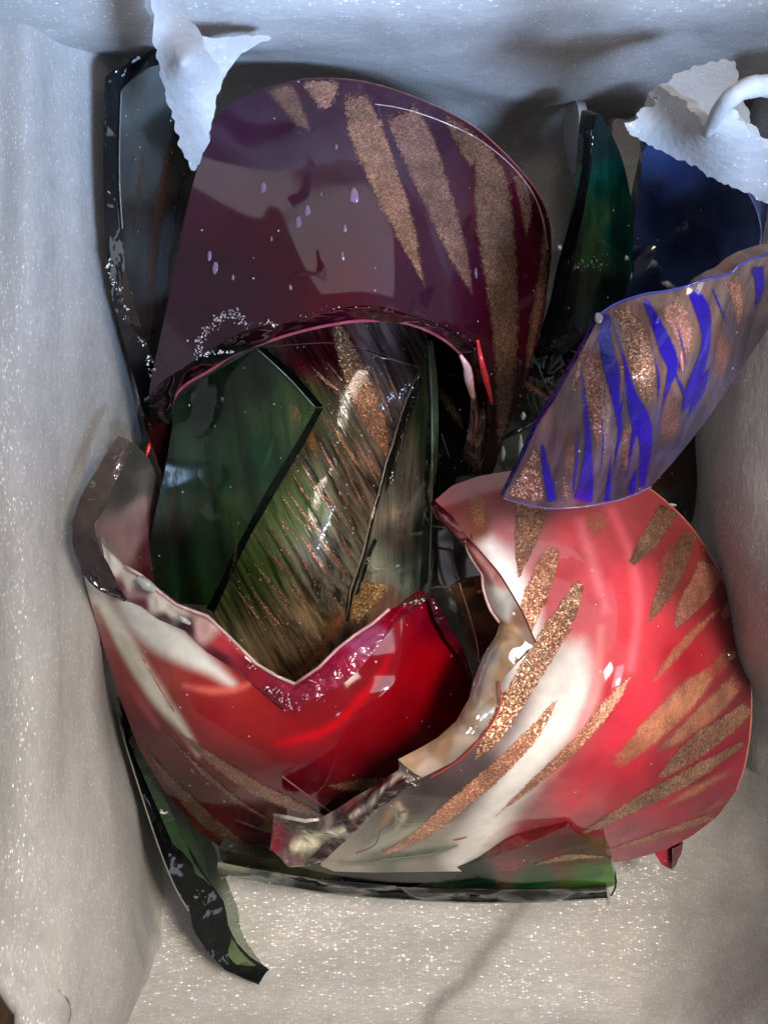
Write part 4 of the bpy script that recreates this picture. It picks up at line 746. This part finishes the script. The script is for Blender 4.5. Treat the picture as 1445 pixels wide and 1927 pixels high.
patch('inner_wall', [(246, 832), (262, 842), (285, 872), (300, 915), (304, 960), (300, 1020), (290, 1105), (262, 1082), (237, 1068), (200, 1028), (180, 990), (199, 956), (212, 918), (240, 862)], z3i, .04, [G, FR], [K(255, 860, 130, 125, 116, .35), K(235, 930, 120, 112, 104, .4), K(275, 900, 140, 132, 124, .45), K(262, 960, 160, 130, 128, .85), K(240, 1020, 150, 120, 118, .85), K(290, 970, 100, 56, 60), K(280, 1040, 80, 34, 42), K(285, 1090, 60, 20, 26)], t3)

# ---- 11 small brown prism
t = thing('glass_shard', 'small amber brown glass prism standing between the red bowl shards', 'glass shard')
zz = TPS([(864, 1096, .82), (905, 1081, .78), (937, 1175, .75), (900, 1250, .7), (885, 1163, .82)])
patch('front_face', [(864, 1097), (882, 1088), (906, 1081), (920, 1120), (950, 1180), (920, 1240), (900, 1252), (897, 1210), (885, 1163)], zz, .06, [GS, FR], [K(880, 1105, 130, 84, 56, .9), K(900, 1130, 70, 50, 38, .9), K(915, 1170, 120, 82, 58, .9), K(905, 1210, 84, 52, 36, .9)], t, smooth_outline=False)
patch('side_face', [(851, 1108), (856, 1100), (864, 1096), (885, 1163), (897, 1209), (901, 1245), (894, 1280), (886, 1268), (873, 1218), (861, 1148)], TPS([(851, 1108, .76), (864, 1096, .83), (900, 1245, .7), (886, 1268, .62), (873, 1218, .68)]), .05, [G, FR], [K(858, 1120, 70, 44, 34), K(885, 1220, 92, 62, 44)], t, smooth_outline=False)
tube('edge_line', [(864, 1097, .84), (885, 1163, .84), (897, 1210, .78), (901, 1246, .72)], 1.4, FRS, t, tone=rgb(190, 150, 120))
streak('copper_streak', [(870, 1105, 14), (886, 1100, 16), (902, 1094, 8)], zz, CM, t, tone=(1, .8, .6))
blob('orange_glint', 903, 1113, .80, 7, 4, 3, .4, FRS, t, rgb(200, 100, 40))  # glint built as a small orange bead on the face

# ---- 4 big red and white bowl shard
t4 = thing('glass_shard', 'largest glass shard, coral red and white swirled with many copper streaks', 'glass shard')
z4 = TPS([(830, 945, .86), (950, 890, .8), (1215, 915, .80), (1330, 1040, .74), (1412, 1320, .62), (1385, 1490, .5), (1250, 1600, .42), (1000, 1638, .52), (700, 1640, .62), (580, 1600, .78), (720, 1515, 1.06), (860, 1430, 1.14), (940, 1300, 1.12), (1005, 1200, 1.06), (940, 1080, 1.0), (870, 1000, .92), (1150, 1250, 1.16), (1100, 1050, 1.0), (1250, 1150, 1.02), (1050, 1450, 1.10), (1250, 1400, .98), (850, 1560, .92), (1150, 1560, .78)])
ol4 = [(818, 942), (850, 914), (900, 896), (960, 886), (1100, 880), (1215, 915), (1242, 935), (1272, 962), (1302, 995), (1332, 1040), (1360, 1090), (1384, 1148), (1400, 1210), (1410, 1262), (1413, 1320), (1410, 1380), (1400, 1440), (1384, 1488), (1350, 1536), (1300, 1574), (1250, 1600), (1180, 1620), (1100, 1631), (1000, 1638), (850, 1640), (700, 1642), (630, 1640), (600, 1628), (630, 1600), (655, 1578), (685, 1551), (719, 1520), (734, 1508), (761, 1484), (795, 1463), (856, 1432), (900, 1390), (937, 1324), (942, 1280), (985, 1235), (1008, 1210), (1001, 1194), (985, 1157), (964, 1120), (940, 1081), (909, 1044), (870, 999), (851, 971), (827, 950)]
WHT = rgb(208, 198, 192, 1.5)
patch('glass_wall', ol4, z4, .07, [G, FR],
      dim([K2(850, 935, 100, 26, 26), K2(940, 930, 112, 40, 36), K2(900, 990, 96, 46, 34), K2(950, 1000, 160, 92, 92), K2(1000, 960, 100, 60, 50), K2(950, 1050, 180, 130, 130), K2(1080, 1000, 176, 62, 70), K2(1060, 1100, 180, 66, 74), K2(1180, 1100, 184, 54, 64), K2(1200, 1180, 180, 48, 58), K2(1100, 1200, 184, 70, 74), K2(1250, 1020, 120, 44, 46), K2(1300, 1100, 120, 46, 44), K2(1350, 1150, 110, 28, 36), K2(1280, 1240, 150, 24, 36), K2(1390, 1300, 100, 34, 38), K2(1150, 1320, 160, 36, 46), K2(1180, 1440, 166, 34, 48), K2(1080, 1480, 176, 60, 66), K2(1250, 1490, 146, 26, 46), K2(1330, 1450, 120, 22, 40), K2(1350, 1520, 110, 36, 48), K2(1100, 1570, 130, 34, 50), K2(1200, 1590, 124, 48, 60), K2(1000, 1600, 150, 46, 54),
       K2(900, 1600, 190, 176, 168, .95), K(800, 1480, 66, 52, 52, .85), K(850, 1500, 72, 58, 60, .85), K(780, 1515, 68, 54, 54, .85), K(750, 1545, 96, 92, 80, .7), K(720, 1600, 100, 104, 90, .7), K(820, 1590, 150, 148, 130, .8), K(780, 1570, 150, 145, 130, .8), K(660, 1620, 165, 155, 138, .8), K(900, 1440, 84, 70, 72, .85), K(960, 1390, 140, 122, 120, .8), K(950, 1290, 100, 82, 82, .85), K2(980, 1240, 170, 156, 150)], .78), t4,
      paint=[(lens_poly([(1075, 1210, 40), (1066, 1290, 100), (1020, 1390, 84), (950, 1500, 62), (890, 1590, 66), (850, 1640, 40)]), WHT+(1,), 28), (lens_poly([(915, 1020, 20), (955, 1085, 50), (985, 1160, 56), (992, 1240, 36), (960, 1300, 20)]), WHT+(1,), 22),
             (lens_poly([(1090, 980, 10), (1120, 1080, 14), (1140, 1150, 8)]), rgb(190, 100, 104, 1.6)+(1,), 14), (lens_poly([(1150, 960, 8), (1190, 1060, 12), (1200, 1150, 10), (1185, 1260, 6)]), rgb(190, 84, 90, 1.6)+(1,), 14), (lens_poly([(1130, 1180, 4), (1120, 1280, 14), (1080, 1390, 10), (1040, 1460, 6)]), rgb(195, 110, 108, 1.6)+(1,), 12),
             (lens_poly([(690, 1600, 10), (740, 1575, 26), (800, 1562, 22), (850, 1555, 8)]), rgb(160, 158, 138, 1.3)+(.8,), 7), (lens_poly([(640, 1625, 6), (720, 1618, 14), (800, 1605, 14), (860, 1590, 5)]), rgb(60, 78, 62, 1.3)+(.8,), 7), (lens_poly([(715, 1560, 4), (735, 1530, 16), (752, 1508, 8)]), rgb(150, 110, 80, 1.3)+(.9,), 5), (lens_poly([(745, 1560, 4), (760, 1535, 12), (748, 1512, 5)]), rgb(170, 168, 150, 1.3)+(.9,), 5), (lens_poly([(1240, 1260, 30), (1210, 1330, 50), (1120, 1450, 50), (1060, 1540, 30)]), rgb(170, 34, 50, 1.6)+(1,), 30)], step=12, smooth_outline=False)
for cl, mt, tn in (([(1092, 1095, 20), (1064, 1156, 46), (1022, 1224, 52), (974, 1304, 50), (927, 1380, 40), (892, 1430, 8)], CB, (1.05, .88, .72)),
                   ([(1046, 1318, 8), (1003, 1380, 30), (927, 1456, 38), (851, 1520, 36), (787, 1573, 28), (717, 1608, 10)], CM, (1.15, .95, .75)),
                   ([(1186, 1272, 6), (1144, 1327, 28), (1085, 1398, 26), (1009, 1468, 20), (930, 1537, 4)], CM, (1.2, .95, .75)),
                   ([(1354, 1244, 12), (1302, 1298, 55), (1232, 1368, 58), (1161, 1435, 34), (1141, 1453, 12)], CD, (1.5, 1.25, 1.0)),
                   ([(1402, 1262, 34), (1343, 1327, 48), (1273, 1386, 36), (1214, 1424, 8)], CD, (1.1, .95, .8)),
                   ([(1408, 1330, 28), (1360, 1368, 42), (1296, 1415, 44), (1240, 1463, 12)], CB, (.72, .60, .52)),
                   ([(1398, 1398, 14), (1302, 1456, 32), (1214, 1503, 32), (1097, 1567, 12)], CB, (.75, .66, .55)),
                   ([(1392, 1440, 16), (1302, 1488, 30), (1220, 1535, 4)], CD, (1.0, .7, .65)), ([(1380, 1494, 22), (1330, 1522, 18), (1284, 1544, 4)], CD, (1.0, .75, .65)), ([(1340, 1535, 18), (1240, 1570, 18), (1140, 1600, 6)], CM, (.8, .6, .5)),
                   ([(1374, 1125, 8), (1302, 1193, 28), (1243, 1263, 24), (1214, 1298, 6)], CD, (1.15, .85, .7)),
                   ([(1300, 1000, 30), (1272, 1065, 40), (1245, 1122, 34), (1217, 1178, 5)], CB, (.62, .52, .46)), ([(1342, 1060, 60), (1318, 1105, 54), (1290, 1145, 40), (1268, 1184, 8)], CM, (.95, .72, .65)),
                   ([(1258, 955, 40), (1232, 1000, 42), (1210, 1030, 34), (1187, 1062, 16)], CB, (.5, .44, .38)), ([(1128, 940, 44), (1123, 975, 46), (1118, 1005, 38), (1110, 1030, 14)], CD, (.7, .55, .38)),
                   ([(1003, 930, 70), (994, 990, 56), (984, 1040, 34), (975, 1092, 4)], CB, (.6, .46, .36)), ([(1042, 1030, 30), (1018, 1095, 48), (995, 1155, 44), (978, 1215, 26), (962, 1260, 8)], CM, (1.0, .8, .62)),
                   ([(900, 900, 30), (896, 950, 44), (905, 1000, 34), (915, 1030, 10)], CD, (.75, .5, .3)), ([(1300, 1010, 8), (1275, 1030, 40), (1240, 1080, 30), (1232, 1100, 8)], CD, (.75, .45, .4)), ([(1385, 1130, 30), (1368, 1150, 26), (1355, 1170, 8)], CM, (.8, .6, .5)), ([(1400, 1190, 30), (1360, 1240, 40), (1330, 1290, 10)], CD, (.75, .45, .4)),
                   ([(800, 1520, 4), (760, 1560, 12), (700, 1590, 8)], CD, (.8, .8, .6))):
    streak('copper_streak', cl, z4, mt, t4, tone=tn, soft=6)
z4v = lambda x, y: float(z4(x, y)[0])
AL = [(815, 942), (818, 975), (850, 990), (873, 1005), (879, 1035), (894, 1063), (906, 1081), (909, 1108), (921, 1145), (940, 1172), (934, 1194), (909, 1233), (894, 1273), (882, 1315), (864, 1346), (859, 1356), (825, 1387), (795, 1405), (749, 1429)]
BL2 = [(827, 950), (840, 962), (858, 982), (870, 999), (890, 1022), (909, 1044), (940, 1081), (964, 1120), (985, 1157), (1001, 1194), (1008, 1210), (975, 1240), (944, 1279), (940, 1300), (937, 1324), (928, 1345), (900, 1390), (856, 1432), (795, 1463)]
ribbon('broken_edge', [(x, y, z4v(x, y)-.03+(.0)) for x, y in AL], [(x, y, z4v(x, y)+.004) for x, y in BL2], FRS, t4, rows=12, rough=.035, bulge=.02, cols=dim([K(820, 960, 70, 2, 12), K(855, 985, 80, 10, 20), K(880, 1015, 140, 70, 70), K(900, 1055, 160, 90, 88), K(935, 1090, 170, 110, 104), K(925, 1120, 190, 184, 176), K(950, 1150, 195, 188, 182), K(980, 1160, 140, 95, 78), K(960, 1190, 190, 150, 110), K(1000, 1200, 150, 120, 105), K(950, 1215, 160, 132, 100), K(925, 1240, 150, 140, 135, .75), K(945, 1260, 150, 120, 92), K(900, 1290, 140, 120, 116, .75), K(925, 1310, 150, 122, 96), K(885, 1350, 150, 124, 102), K(920, 1350, 170, 160, 150), K(830, 1395, 150, 116, 86), K(870, 1410, 185, 165, 150), K(770, 1432, 175, 140, 110), K(800, 1455, 190, 170, 155)], 0.5), seed=17)
tube('casing_line', [(x, y, z4v(x, y)-.02) for x, y in AL[2:10]], 2.6, PINK, t4, tone=rgb(205, 165, 160))
tube('casing_line', [(x, y, z4v(x, y)+.006) for x, y in BL2[3:11]], 1.6, FRS, t4, tone=rgb(90, 50, 42))
tube('ridge_line', [(938, 1282, z4v(938, 1282)+.02), (942, 1310, 1.15), (934, 1345, 1.15), (900, 1395, 1.16), (856, 1436, 1.16), (800, 1468, 1.12)], 2.2, FRS, t4, tone=rgb(165, 60, 55))
AM = [(749, 1429), (752, 1447), (719, 1472), (673, 1496), (637, 1520), (600, 1542), (557, 1539), (515, 1533), (513, 1560), (508, 1600)]
BM = [(795, 1463), (772, 1478), (734, 1508), (719, 1520), (685, 1551), (655, 1578), (632, 1598), (612, 1618), (590, 1630), (551, 1630)]
ribbon('broken_edge', [(x, y, z) for (x, y), z in zip(AM, (1.1, 1.08, 1.04, 1.0, .97, .94, .9, .86, .8, .74))], [(x, y, z4v(x, y)+.004) for x, y in BM], FRB, t4, rows=12, rough=.07, cols=dim([K(760, 1450, 190, 170, 155), K(740, 1475, 66, 14, 22), K(760, 1485, 50, 34, 30), K(700, 1490, 150, 130, 118), K(700, 1510, 62, 10, 20), K(720, 1525, 60, 44, 40), K(660, 1510, 120, 60, 56), K(650, 1530, 44, 30, 28), K(680, 1545, 120, 105, 96), K(620, 1550, 150, 130, 124), K(630, 1580, 60, 40, 40), K(590, 1560, 70, 62, 56), K(585, 1585, 176, 172, 150), K(600, 1610, 54, 26, 32), K(560, 1560, 60, 54, 50), K(550, 1590, 110, 60, 66), K(525, 1560, 110, 16, 34), K(520, 1590, 120, 30, 50), K(540, 1615, 130, 100, 100)], .42), seed=19, paint=[(lens_poly([(548, 1600, 6), (575, 1588, 26), (612, 1570, 30), (650, 1545, 8)]), rgb(190, 186, 160, 1.4)+(1,), 6), (lens_poly([(600, 1620, 5), (640, 1575, 12), (700, 1520, 14), (752, 1478, 16), (765, 1470, 6)]), rgb(52, 12, 20)+(1,), 5), (lens_poly([(660, 1530, 4), (700, 1512, 10), (740, 1482, 8), (760, 1455, 5)]), rgb(180, 170, 160)+(1,), 4), (lens_poly([(620, 1545, 4), (680, 1508, 8), (735, 1470, 8)]), rgb(60, 6, 16)+(1,), 3), (lens_poly([(518, 1540, 6), (522, 1570, 14), (516, 1600, 10)]), rgb(120, 14, 34)+(1,), 5), (lens_poly([(560, 1545, 6), (580, 1560, 14), (560, 1575, 10)]), rgb(34, 26, 24)+(1,), 4)])
crumbs('crushed_glass', [(755, 1455), (768, 1465), (780, 1478)], 50, 1.2, 5, 5, lambda x, y: 1.15, FR, t4, rgb(200, 195, 190), 31)
tube('edge_line', [(516, 1533, .88, 3), (540, 1538, .92, 4), (575, 1545, .96, 4), (600, 1542, .97, 3)], 3, FRS, t4, tone=rgb(190, 180, 172), curve=False)
tube('fire_polished_rim', [(x, y, z4v(x, y)) for x, y in ol4[5:18]], 1.8, FRS, t4, tone=rgb(190, 120, 105))
for x, y, a, b, an in ((868, 1577, 3, 16, -1.3), (1370, 1234, 9, 17, -1.2), (765, 1525, 3, 12, -1.1), (852, 1503, 2, 5, -1), (866, 1450, 2, 4, 1)):
    blob('air_bubble', x, y, z4v(x, y)+.001, a, b, 2.2, an, FRS, t4, rgb(130, 80, 74))
# ripples moulded in the clear foot
for q in ([(735, 1515), (745, 1545), (720, 1560), (705, 1590), (670, 1605)], [(742, 1520), (755, 1548), (800, 1550), (840, 1560)], [(700, 1620), (760, 1612), (820, 1605), (860, 1590)]):
    tube('ripple', [(x, y, z4v(x, y)+.0) for x, y in q], 2.4, FRS, t4, tone=rgb(120, 116, 104), flat=.5)
streak('green_streak', [(670, 1598, 4), (650, 1612, 16), (630, 1630, 6)], z4, CD, t4, tone=(.2, .4, .25), soft=6)
streak('green_streak', [(800, 1600, 4), (770, 1610, 16), (730, 1612, 5)], z4, CD, t4, tone=(.35, .5, .38), soft=8)
streak('pink_streak', [(610, 1625, 6), (635, 1624, 12), (665, 1630, 6)], z4, CD, t4, tone=(2.2, 2.0, 2.2), soft=4)

# ---- 12 bottom green shard
t12 = thing('glass_shard', 'long curved green glass shard lying level under the big coral red shard', 'glass shard')
z12 = TPS([(410, 1600, .44), (600, 1648, .46), (900, 1660, .53), (1150, 1660, .54), (1070, 1552, .88), (1145, 1610, .72), (830, 1640, .62), (950, 1605, .80)])
patch('glass_wall', [(412, 1598), (470, 1610), (520, 1618), (700, 1636), (830, 1638), (900, 1622), (955, 1603), (1010, 1580), (1071, 1552), (1086, 1572), (1100, 1583), (1125, 1593), (1146, 1610), (1154, 1640), (1158, 1665), (1140, 1672), (1000, 1675), (800, 1672), (600, 1655), (420, 1625)], z12, .05, [GB2, FR],
      dim([K(450, 1610, 60, 62, 48, .7), K(560, 1632, 70, 72, 50, .8), K(700, 1650, 2, 12, 10), K(900, 1650, 8, 40, 20), K(1000, 1655, 18, 60, 22), K(1120, 1640, 44, 92, 30, .85), K(1140, 1655, 70, 120, 40, .8), K(960, 1615, 112, 20, 26), K(1040, 1590, 96, 22, 22), K(1080, 1600, 74, 50, 22), K(1120, 1612, 84, 62, 30), K(1070, 1560, 104, 20, 22)], .6), t12, smooth_outline=False)
streak('copper_streak', [(1000, 1628, 4), (1070, 1612, 16), (1140, 1612, 6)], z12, CM, t12, tone=(.6, .7, .35), soft=6)
A = [(410, 1622, 0.45), (500, 1640, 0.45), (600, 1655, 0.47), (700, 1664, 0.49), (800, 1671, 0.51), (900, 1674, 0.53), (1000, 1674, 0.53), (1080, 1672, 0.53), (1140, 1666, 0.53)]
B = [(416, 1642, 0.35), (500, 1660, 0.35), (600, 1678, 0.37), (700, 1688, 0.39), (800, 1694, 0.41), (900, 1698, 0.43), (1000, 1697, 0.43), (1080, 1693, 0.43), (1143, 1690, 0.43)]
ribbon('broken_edge', A, B, FRD, t12, rows=8, rough=.045, cols=[K(430, 1632, 96, 96, 86), K(500, 1650, 60, 66, 66), K(600, 1665, 12, 17, 20), K(800, 1682, 5, 8, 10), K(1000, 1685, 5, 8, 10), K(1120, 1680, 4, 6, 6)], seed=23)
tube('edge_line', [(q[0], q[1]+1, q[2]) for q in B], 1.4, FRS, t12, tone=rgb(110, 120, 112), jit=.8)
tube('chip', [(1139, 1668, .44, 4), (1142, 1685, .40, 6), (1144, 1700, .34, 3)], 5, FR, t12, tone=rgb(150, 155, 140), sides=7)
tube('edge_line', [(1148, 1612, .72), (1156, 1640, .42), (1158, 1666, .44), (1150, 1685, .40)], 2.2, FRS, t12, tone=rgb(20, 44, 16))
crumbs('crushed_glass', [(415, 1632), (440, 1645), (480, 1640), (520, 1655)], 60, 1, 4.5, 6, lambda x, y: .38, FRS, t12, rgb(215, 215, 195), 33)
ribbon('yellow_edge', [(412, 1600, .40), (460, 1606, .41), (520, 1618, .42), (580, 1632, .42)], [(414, 1618, .37), (460, 1624, .37), (520, 1634, .38), (580, 1642, .38)], FRB, t12, rows=5, rough=.04, cols=[K(420, 1608, 50, 50, 40), K(450, 1612, 60, 58, 44), K(480, 1612, 160, 155, 110), K(500, 1625, 60, 55, 40), K(540, 1628, 150, 145, 95), K(570, 1634, 50, 40, 30)], seed=25)

# ---- 13 lower-left green shard
t13 = thing('glass_shard', 'long hooked green glass shard with a thick black edge, below the V-notched red shard', 'glass shard')
z13 = TPS([(240, 1330, 0.36), (300, 1450, 0.36), (370, 1620, 0.31), (420, 1700, 0.28), (400, 1600, 0.06), (460, 1750, 0.06), (500, 1820, 0.16), (340, 1480, 0.16)])
patch('glass_wall', [(240, 1330), (262, 1350), (300, 1410), (345, 1475), (380, 1535), (402, 1590), (430, 1665), (462, 1740), (497, 1816), (480, 1815), (450, 1790), (432, 1750), (424, 1708), (400, 1670), (366, 1625), (330, 1545), (285, 1440), (255, 1370)], z13, .04, [GG, FR],
      [K(280, 1400, 22, 40, 28, .9), K(340, 1500, 26, 40, 24), K(370, 1570, 24, 46, 16), K(410, 1650, 40, 60, 30, .9), K(440, 1720, 36, 64, 22, .92), K(470, 1780, 74, 90, 56, .8)], t13)
for cl in ([(385, 1600, 8), (398, 1640, 18), (410, 1670, 6)], [(430, 1700, 18), (446, 1725, 22), (456, 1740, 8)], [(440, 1762, 14), (462, 1778, 12), (478, 1790, 5)], [(345, 1500, 6), (360, 1540, 22), (372, 1580, 8)]):
    streak('green_streak', cl, z13, CD, t13, tone=(.16, .42, .10), soft=8)
ribbon('broken_edge', [(219, 1312, 0.44), (228, 1350, 0.44), (240, 1410, 0.44), (262, 1480, 0.43), (282, 1535, 0.42), (302, 1600, 0.41), (332, 1672, 0.39), (358, 1715, 0.38), (364, 1750, 0.36), (392, 1793, 0.34), (425, 1826, 0.32), (488, 1854, 0.28)],
       [(232, 1308, 0.36), (246, 1350, 0.36), (262, 1400, 0.36), (292, 1460, 0.36), (315, 1510, 0.36), (345, 1575, 0.34), (385, 1645, 0.32), (422, 1697, 0.30), (427, 1735, 0.30), (444, 1772, 0.28), (470, 1800, 0.26), (507, 1824, 0.22)], FRD, t13, rows=8, rough=.035, cols=[K(230, 1330, 14, 16, 16), K(300, 1560, 6, 7, 8), K(370, 1680, 16, 18, 18), K(400, 1760, 18, 20, 20), K(480, 1835, 10, 12, 12)], seed=27)
tube('edge_line', [(219, 1310, 0.46), (230, 1375, 0.46), (262, 1482, 0.44), (302, 1602, 0.42), (332, 1674, 0.40), (356, 1714, 0.38)], 1.5, FRS, t13, tone=rgb(130, 130, 120))
crumbs('crushed_glass', [(300, 1528), (316, 1527)], 24, 1, 4, 2, lambda x, y: .6, FRS, t13, rgb(225, 225, 220), 41)
crumbs('crushed_glass', [(370, 1680), (385, 1700)], 30, 1, 4, 6, lambda x, y: .54, FRS, t13, rgb(110, 105, 90), 42)

# ---- 14 crimson corner at lower right
t = thing('glass_shard', 'tiny crimson glass corner peeking out below the right end of the coral shard', 'glass shard')
zz = TPS([(1235, 1595, .4), (1285, 1590, .38), (1262, 1640, .3), (1240, 1620, .35)])
patch('glass_wall', [(1220, 1590), (1285, 1585), (1282, 1605), (1264, 1637), (1245, 1628), (1232, 1608)], zz, .05, [G, FR], [K(1240, 1600, 150, 24, 50), K(1270, 1605, 80, 6, 20)], t, smooth_outline=False)
ribbon('broken_edge', [(1264, 1597, .42), (1264, 1637, .33)], [(1284, 1588, .4), (1272, 1628, .33)], FR, t, rows=4, rough=.01, cols=[K(1275, 1610, 80, 40, 46)])
